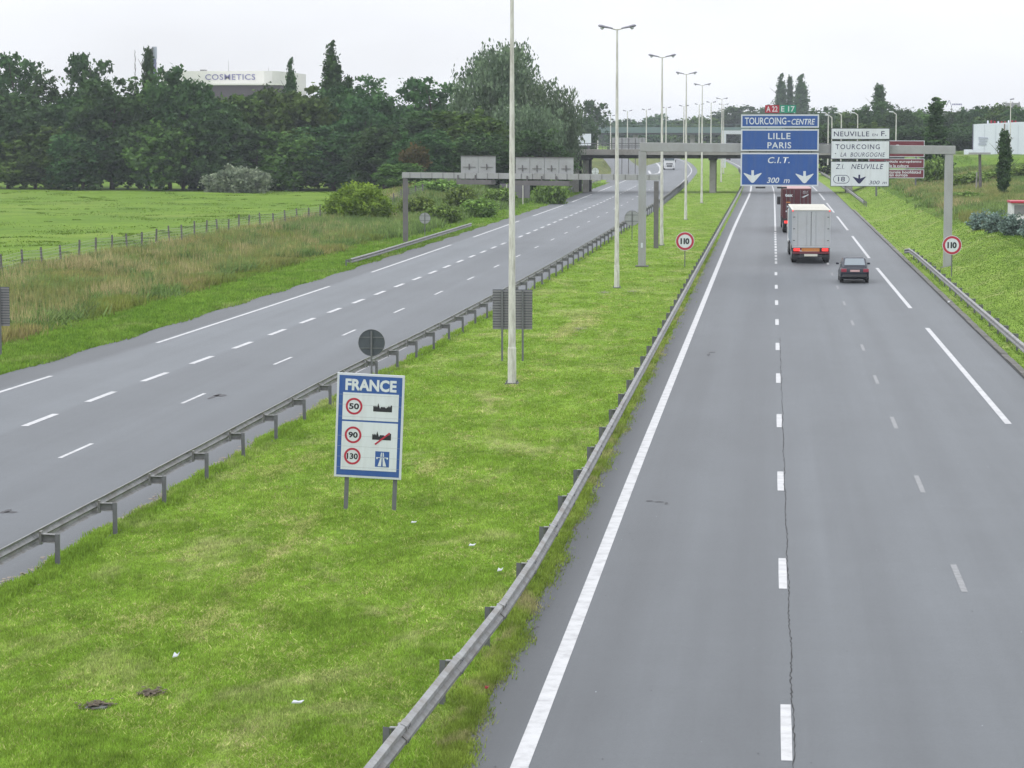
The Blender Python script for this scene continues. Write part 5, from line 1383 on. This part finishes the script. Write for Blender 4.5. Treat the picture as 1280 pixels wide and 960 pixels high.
RW = [('broad1', 1028, 700, 136, 50), ('mid0', 1062, 575, 140, 50), ('broad2', 1095, 560, 130, 60), ('broad0', 1122, 545, 137, 44), ('mid2', 1142, 560, 140, 50), ('broad3', 1190, 570, 141, 50), ('broad1', 1212, 560, 135, 50), ('mid1', 1236, 560, 133, 60), ('broad2', 1262, 555, 137, 50), ('broad0', 1290, 560, 138, 50),
      ('broad3', 1040, 500, 158, 60), ('mid2', 1085, 500, 155, 60), ('broad1', 1130, 480, 158, 60), ('broad0', 1185, 470, 160, 60), ('broad2', 1215, 500, 152, 60), ('mid1', 1008, 820, 150, 40)]
pos = ['behind the right edge of the blue sign', 'above the white sign\'s left half', 'at the foot of the single skyline poplar', 'above the maroon sign', 'just left of the tall conifer', 'just right of the tall conifer', 'left of the white warehouse', 'behind the left end of the warehouse roof', 'behind the warehouse lamp pole', 'beyond the right edge of the warehouse',
       'low, peeping between the blue and white signs', 'low, behind the white sign', 'low, behind the maroon sign', 'low, right of the gantry beam end', 'low, beside the warehouse porch', 'low, behind the blue sign']
for (k_, px, Y, tp, wd), p_ in zip(RW, pos): tree(k_, px, Y, tp, 'dark tree of the far right wood ' + p_, width=wd, name='wood_tree', group='trees of the far right wood')
tree('poplar1', 1249, 262, 164, 'narrow dark cypress-like tree in front of the white warehouse', width=15, name='cypress_tree')
for px, Y, tp, wd, lab in ((1232, 300, 212, 60, 'bush on the right slope beside the cypress-like tree'), (1270, 300, 205, 60, 'bush on the right slope at the right edge'), (1205, 290, 215, 44, 'bush on the right slope behind the gantry leg'), (1162, 310, 196, 40, 'grey-green bush between the maroon sign and the gantry leg'), (1200, 250, 238, 40, 'low bush in front of the wooden pole'), (1240, 250, 245, 54, 'low bush behind the blue-green hedge')):
    tree('shrub', px, Y, tp, lab, 'bush', 'green_shrub', width=wd, group='bushes on the right slope')
for i, (px, Y, tp, wd, lab) in enumerate(((1226, 185, 262, 36, 'blue-green hedge bush at the left end of the hedge'), (1246, 178, 264, 38, 'blue-green hedge bush in the middle of the hedge'), (1268, 172, 267, 40, 'blue-green hedge bush beside the glazed cabin'), (1292, 168, 270, 40, 'blue-green hedge bush cut by the right edge'))):
    tree('hedge', px, Y, tp, lab, 'hedge', 'hedge_bush', width=wd, group='blue-green bushes of the hedge on the right bank')

# distant woodland closing the horizon
def woodland():
    base = [KIND['broad0'][0], KIND['mid1'][0]]
    c = _co(base[0]); n = len(c) // 4
    r = np.random.default_rng(5); V = []; T = []
    spots = []
    for px in range(-60, 720, 26): spots.append((px, 470 + r.uniform(0, 60), 128 + r.uniform(-6, 8)))
    for px in range(700, 1330, 13): spots.append((px, 1120 + r.uniform(-40, 150), 147 + r.uniform(-5, 6) - (5 if px > 900 else 0)))
    for px, Y, tp in spots:
        q = c.reshape(n, 4, 3)[r.choice(n, 1500, replace=False)].copy()
        ctr = q.mean(1, keepdims=True); q = ctr + (q - ctr) * 1.9
        top = CAM_H + (165 - tp) * Y / 3200
        s = top / 14.5
        a = r.uniform(0, 6.28); R2 = np.array([[math.cos(a), -math.sin(a), 0], [math.sin(a), math.cos(a), 0], [0, 0, 1]])
        q = (q @ R2.T) * np.array([s * 1.25, s * 1.25, s])
        q += np.array([(px - 966) * Y / 3200, Y, 0])
        V.append(q.reshape(-1, 3)); T.append(np.repeat(np.clip(r.uniform(0, .9, 1500), 0, 1), 4))
    V = np.concatenate(V); T = np.concatenate(T)
    o = bpy.data.objects.new('distant_woodland', np_mesh('distant_woodland', V, np.arange(len(V)).reshape(-1, 4), LEAF['far'], T)); COL.objects.link(o)
    tag(o, 'hazy belt of far woodland closing the horizon', 'woodland', kind='stuff')
woodland()

# ------------------------------------------------------------------ grass
def blades(name, m, n, fx_, h, w, label, cat='grass', lean=.5, clump=0, tone=(.7, 1.3)):
    X, Y = fx_(n)
    n = len(X)
    if clump:
        pass
    Z = H(X, Y)
    hh = h(X, Y) * rng.uniform(.5, 1.4, n); ww = w(X, Y) * rng.uniform(.6, 1.3, n)
    a = rng.uniform(0, 2 * np.pi, n); b = rng.uniform(0, 2 * np.pi, n)
    dx, dy = np.cos(a) * ww, np.sin(a) * ww
    lx_, ly_ = np.cos(b) * hh * lean * rng.random(n), np.sin(b) * hh * lean * rng.random(n)
    v = np.empty((n, 3, 3), np.float32)
    v[:, 0] = np.stack([X - dx, Y - dy, Z - .01], 1); v[:, 1] = np.stack([X + dx, Y + dy, Z - .01], 1); v[:, 2] = np.stack([X + lx_, Y + ly_, Z + hh], 1)
    t = np.repeat(rng.uniform(tone[0], tone[1], n), 3) * np.tile([.8, .8, 1.2], n)
    o = bpy.data.objects.new(name, np_mesh(name, v.reshape(-1, 3), np.arange(n * 3).reshape(-1, 3), m, t)); COL.objects.link(o)
    return tag(o, label, cat, kind='stuff')

def ydist(n, y0, y1, p=2.0):
    """denser close to the camera"""
    u_ = rng.random(n); return 1.0 / (1.0 / y0 ** p + u_ * (1.0 / y1 ** p - 1.0 / y0 ** p)) ** (1 / p)
slv = lambda Y: np.interp(Y, [p[0] for p in SL], [p[1] for p in SL])
prv = np.vectorize(pr)
def median_pts(n):
    Y = ydist(n, 30, 520, 1.35); l = -12.65 + slv(Y); r = -4.2 + np.where(Y > 330, -5.6e-5 * (Y - 330) ** 2, 0)
    X = l + (r - l) * rng.random(n)
    # stay inside the picture near the camera
    vis = (X - 0) / Y > -0.335
    return X[vis], Y[vis]
blades('median_grass', M['blade'], 760000, median_pts, lambda X, Y: .040 + .022 * np.clip(np.sin(X * 1.7 + np.sin(Y * .9) * 2) + np.sin(Y * 1.1 + X), -1, 2) * .5, lambda X, Y: .010 + Y * .00012, 'short mown grass covering the median between the guardrails', lean=.9)
def straw_pts(n):
    nc = 2500; cy = ydist(nc, 30, 220, 1.5); cxs = -12.2 + slv(cy) + rng.random(nc) * (7.6 - slv(cy))
    sz = rng.uniform(.05, .38, nc)
    k = 0
    for (xa, ya, xb, yb, m_) in ((690, 425, 760, 385, 150), (700, 415, 745, 400, 90), (235, 800, 330, 705, 110), (330, 705, 400, 640, 110), (330, 592, 400, 572, 70), (395, 610, 470, 560, 40), (530, 590, 560, 570, 40), (380, 690, 330, 600, 30), (150, 790, 260, 740, 40), (600, 520, 690, 440, 50)):
        for j in range(m_):
            t = random.random(); gx_, gy_ = G(xa + (xb - xa) * t + random.gauss(0, 5), ya + (yb - ya) * t + random.gauss(0, 4))
            cxs[k] = gx_; cy[k] = gy_; sz[k] = random.uniform(.05, .22); k += 1
    i = rng.integers(0, nc, n)
    return cxs[i] + rng.normal(0, 1, n) * sz[i] * .8, cy[i] + rng.normal(0, 1, n) * sz[i] * 1.3
M['straw'] = grass_mat('cut_straw_blades', (0.25, 0.31, 0.08), (0.35, 0.38, 0.13), (0.45, 0.44, 0.20), (0.50, 0.45, 0.26), 0.5, blades=True)
blades('mown_straw', M['straw'], 75000, straw_pts, lambda X, Y: .045 + 0 * X, lambda X, Y: .012 + Y * .00012, 'pale wisps of cut straw lying over the median grass', 'straw', lean=2.6)
def edge_pts(n):
    Y = ydist(n, 30, 200, 1.6); X = -4.26 + rng.normal(0, .13, n) + .07 * np.sin(Y * .8) + .06 * np.sin(Y * 2.3)
    return X, Y
blades('verge_weeds', M['vergeweed'], 50000, edge_pts, lambda X, Y: .09 + 0 * X, lambda X, Y: .014 + Y * .00012, 'straggly weeds creeping over the asphalt edge below the right median guardrail', lean=.9)
def ledge_pts(n):
    Y = ydist(n, 40, 260, 1.6); X = -12.62 + slv(Y) + rng.normal(0, .12, n) + .10 * np.sin(Y * .7) + .07 * np.sin(Y * 1.9)
    return X, Y
blades('edge_grass', M['blade'], 50000, ledge_pts, lambda X, Y: .10 + 0 * X, lambda X, Y: .014 + Y * .00012, 'taller grass fringe round the posts of the left median guardrail', lean=.9)
def lush_pts(n):
    Y = ydist(n, 80, 420, 1.3); X = -25.62 + slv(Y) - 5.5 * rng.random(n) ** .9 - .15 * np.sin(Y * .6)
    return X, Y
blades('verge_grass', M['lush'], 130000, lush_pts, lambda X, Y: .14 + 0 * X, lambda X, Y: .03 + Y * .00012, 'bright green verge grass between the left carriageway and the weeds')
def weed_pts(n):
    nc = 5200
    cy = ydist(nc, 95, 330, 1.2); cxs = rng.uniform(-43.5, -30.3, nc) + slv(cy) * .5
    i = rng.integers(0, nc, n); X = cxs[i] + rng.normal(0, .35, n); Y = cy[i] + rng.normal(0, .5, n)
    return X, Y
blades('weed_bank', M['weed'], 260000, weed_pts, lambda X, Y: .34 + .2 * np.sin(X * .8 + 1) * np.sin(Y * .33), lambda X, Y: .035 + Y * .0001, 'tall rough weeds and seeding grass on the bank beside the wire fence', 'weeds', lean=.5)
M['herb'] = grass_mat('broad_leaved_weed_blades', (0.08, 0.13, 0.04), (0.13, 0.20, 0.06), (0.19, 0.27, 0.08), (0.26, 0.22, 0.15), 0.5, scale=.25, dry_scale=.3, blades=True)
def herb_pts(n):
    nc = 900; cy = ydist(nc, 95, 330, 1.1); cxs = rng.uniform(-43, -31, nc) + slv(cy) * .5; sz = rng.uniform(.3, 1.3, nc)
    i = rng.integers(0, nc, n); return cxs[i] + rng.normal(0, .5, n) * sz[i], cy[i] + rng.normal(0, .9, n) * sz[i]
blades('broad_weeds', M['herb'], 90000, herb_pts, lambda X, Y: .5 + 0 * X, lambda X, Y: .07 + 0 * X, 'dull green broad leaved weeds in patches among the grass of the left bank', 'weeds', lean=1.4)
def seed_pts(n):
    nc = 1100; cy = ydist(nc, 95, 300, 1.2); cxs = rng.uniform(-43, -31.5, nc)
    i = rng.integers(0, nc, n); return cxs[i] + rng.normal(0, .3, n), cy[i] + rng.normal(0, .4, n)
blades('seeding_grass', M['drygrass'], 42000, seed_pts, lambda X, Y: .75 + 0 * X, lambda X, Y: .022 + Y * .00008, 'straw coloured seeding grass stalks among the weeds on the left bank', 'grass', lean=.35)
def past_pts(n):
    nc = 700; cy = ydist(nc, 120, 365, .5); cxs = rng.uniform(-135, -44, nc)
    i = rng.integers(0, nc, n); sz = rng.uniform(.3, 1.5, nc) ** 2
    return cxs[i] + rng.normal(0, 1, n) * sz[i], cy[i] + rng.normal(0, 1.2, n) * sz[i]
blades('pasture_tufts', M['pastureblade'], 90000, past_pts, lambda X, Y: .09 + 0 * X, lambda X, Y: .05 + 0 * X, 'darker grass tufts scattered over the green pasture')
def bank_pts(n):
    Y = ydist(n, 75, 360, 1.3); X = 8.95 + rng.random(n) ** .8 * 18
    return X, Y
blades('bank_grass', M['bankblade'], 360000, bank_pts, lambda X, Y: .045 + .05 * (X > 15), lambda X, Y: .018 + Y * .0001, 'green grass covering the right-hand bank')
def dryb_pts(n):
    nc = 500; cy = rng.uniform(180, 330, nc); cxs = 13 + rng.random(nc) * 14
    keep = (cxs > 15.5) & ~((cxs > 16) & (cy < 235)); cy, cxs = cy[keep], cxs[keep]
    i = rng.integers(0, len(cy), n); return cxs[i] + rng.normal(0, .5, n), cy[i] + rng.normal(0, .9, n)
blades('bank_weeds', M['herb'], 60000, lambda n: (lambda i, a, b: (a[i] + rng.normal(0, .8, n), b[i] + rng.normal(0, 1.6, n)))(rng.integers(0, 260, n), 15.5 + rng.random(260) * 22, rng.uniform(215, 340, 260)), lambda X, Y: .55 + 0 * X, lambda X, Y: .08 + 0 * X, 'rank weeds in patches over the upper right-hand bank', 'weeds', lean=1.2)
blades('dry_bank_grass', M['drygrass'], 50000, dryb_pts, lambda X, Y: .6 + 0 * X, lambda X, Y: .035 + 0 * X, 'pale dry grass along the crest of the right-hand bank', 'grass')
def slopew(n):
    nc = 1600; cy = rng.uniform(200, 420, nc); cxs = rng.uniform(-40, -29.5, nc) + slv(cy)
    i = rng.integers(0, nc, n); return cxs[i] + rng.normal(0, .5, n), cy[i] + rng.normal(0, .8, n)
blades('slope_weeds', M['herb'], 120000, slopew, lambda X, Y: .7 + 0 * X, lambda X, Y: .08 + 0 * X, 'rank green weeds on the slope around the left gantry leg', 'weeds')

# bare dirt patches, litter and a drain in the median
def dirt(px, py, rx, ry):
    x, y = G(px, py); z = float(H(x, y)); m = MB()
    for i in range(230):
        a = random.random() * 6.28; q = abs(random.gauss(0, .5)); s_ = random.uniform(.01, .045)
        cx2, cy2 = x + math.cos(a) * q * rx, y + math.sin(a) * q * ry
        zz = float(H(cx2, cy2)) + random.uniform(.02, .06)
        m.poly([(cx2 + s_ * math.cos(t) * random.uniform(.5, 1), cy2 + s_ * 1.6 * math.sin(t) * random.uniform(.5, 1), zz) for t in (0, 1.1, 2.3, 3.4, 4.6, 5.6)])
    return m
for px, py, rx, ry, lab in ((722, 412, .9, 5, 'long bare dirt patch in the median right of the slatted sign'), (755, 366, .5, 1.2, 'bare soil around the foot of the second lamp'), (790, 365, .5, 1.0, 'bare soil right of the second lamp foot')):
    tag(dirt(px, py, rx, ry).build('bare_soil', M['gravel']), lab, 'soil', kind='stuff')
M['soil'] = mat('dark_turned_soil', (0.07, 0.055, 0.035), 0.95, noise=.4, nscale=12)
for px, py, lab in ((120, 883, 'dark bare soil round the drain in the foreground grass'), (190, 868, 'small dark clod of soil right of the drain')):
    tag(dirt(px, py, .22, .25).build('bare_soil', M['soil']), lab, 'soil', kind='stuff')
def scrap(px, py, w, l, h, name, label, cat, m='litter'):
    x, y = G(px, py); z = float(H(x, y)) + .06; a = random.uniform(-.5, .5)
    w *= .75; l *= .75
    pts = [(-w, -l * .6, 0), (w * .7, -l, .3 * h), (w, l * .5, h), (0, l, .2 * h), (-w * .8, l * .7, h * .8)]
    lo = [(x + p[0], y + p[1], z + p[2]) for p in pts]; hi = [(a_[0] + .01, a_[1], a_[2] + .02) for a_ in lo]
    tag(MB().loft([lo, hi]).build(name, M[m]), label, cat)
scrap(590, 686, .09, .06, .03, 'litter', 'flat white scrap of paper in the grass right of the FRANCE board posts', 'litter')
scrap(625, 718, .07, .05, .06, 'litter', 'crumpled white litter close to the right median guardrail', 'litter')
scrap(220, 826, .07, .07, .07, 'litter', 'white crumpled paper in the grass above the drain', 'litter')
scrap(372, 884, .12, .05, .03, 'litter', 'pale strip of litter in the foreground grass', 'litter')
scrap(517, 657, .08, .05, .02, 'litter', 'small pale scrap just right of the FRANCE board post foot', 'litter')
scrap(608, 866, .04, .04, .04, 'can', 'small dark and red can on the asphalt edge under the guardrail', 'can', 'darkred')
scrap(1186, 379, .08, .1, .1, 'litter', 'white scrap beside the kerb under the right guardrail', 'litter')
x, y = G(122, 884); z = float(H(x, y))
dr = thing('drain_cover', (x, y, z), 'dark grated drain cover in the foreground grass at bottom left', 'drain')
MB().box(-.17, .17, -.2, .2, -.05, .012).build('frame', M['crack'], dr, local=True)
for i in range(5): MB().box(-.15, .15, -.17 + i * .08, -.14 + i * .08, .013, .03).build('bar', M['galvdark'], dr, local=True)

# ------------------------------------------------------------------ haze
hz = MB().box(-1520, 1520, -70, 2950, -1.5, 24.5)
vm = bpy.data.materials.new('thin_air'); vm.use_nodes = True
t = vm.node_tree; t.nodes.clear()
ou = t.nodes.new('ShaderNodeOutputMaterial'); pv = t.nodes.new('ShaderNodeVolumePrincipled')
pv.inputs['Color'].default_value = (0.86, 0.93, 1.0, 1); pv.inputs['Density'].default_value = 0.00016; pv.inputs['Anisotropy'].default_value = 0.1
t.links.new(pv.outputs[0], ou.inputs['Volume'])
ho = hz.build('haze', vm); tag(ho, 'thin pale haze over the whole landscape', 'haze', kind='stuff')
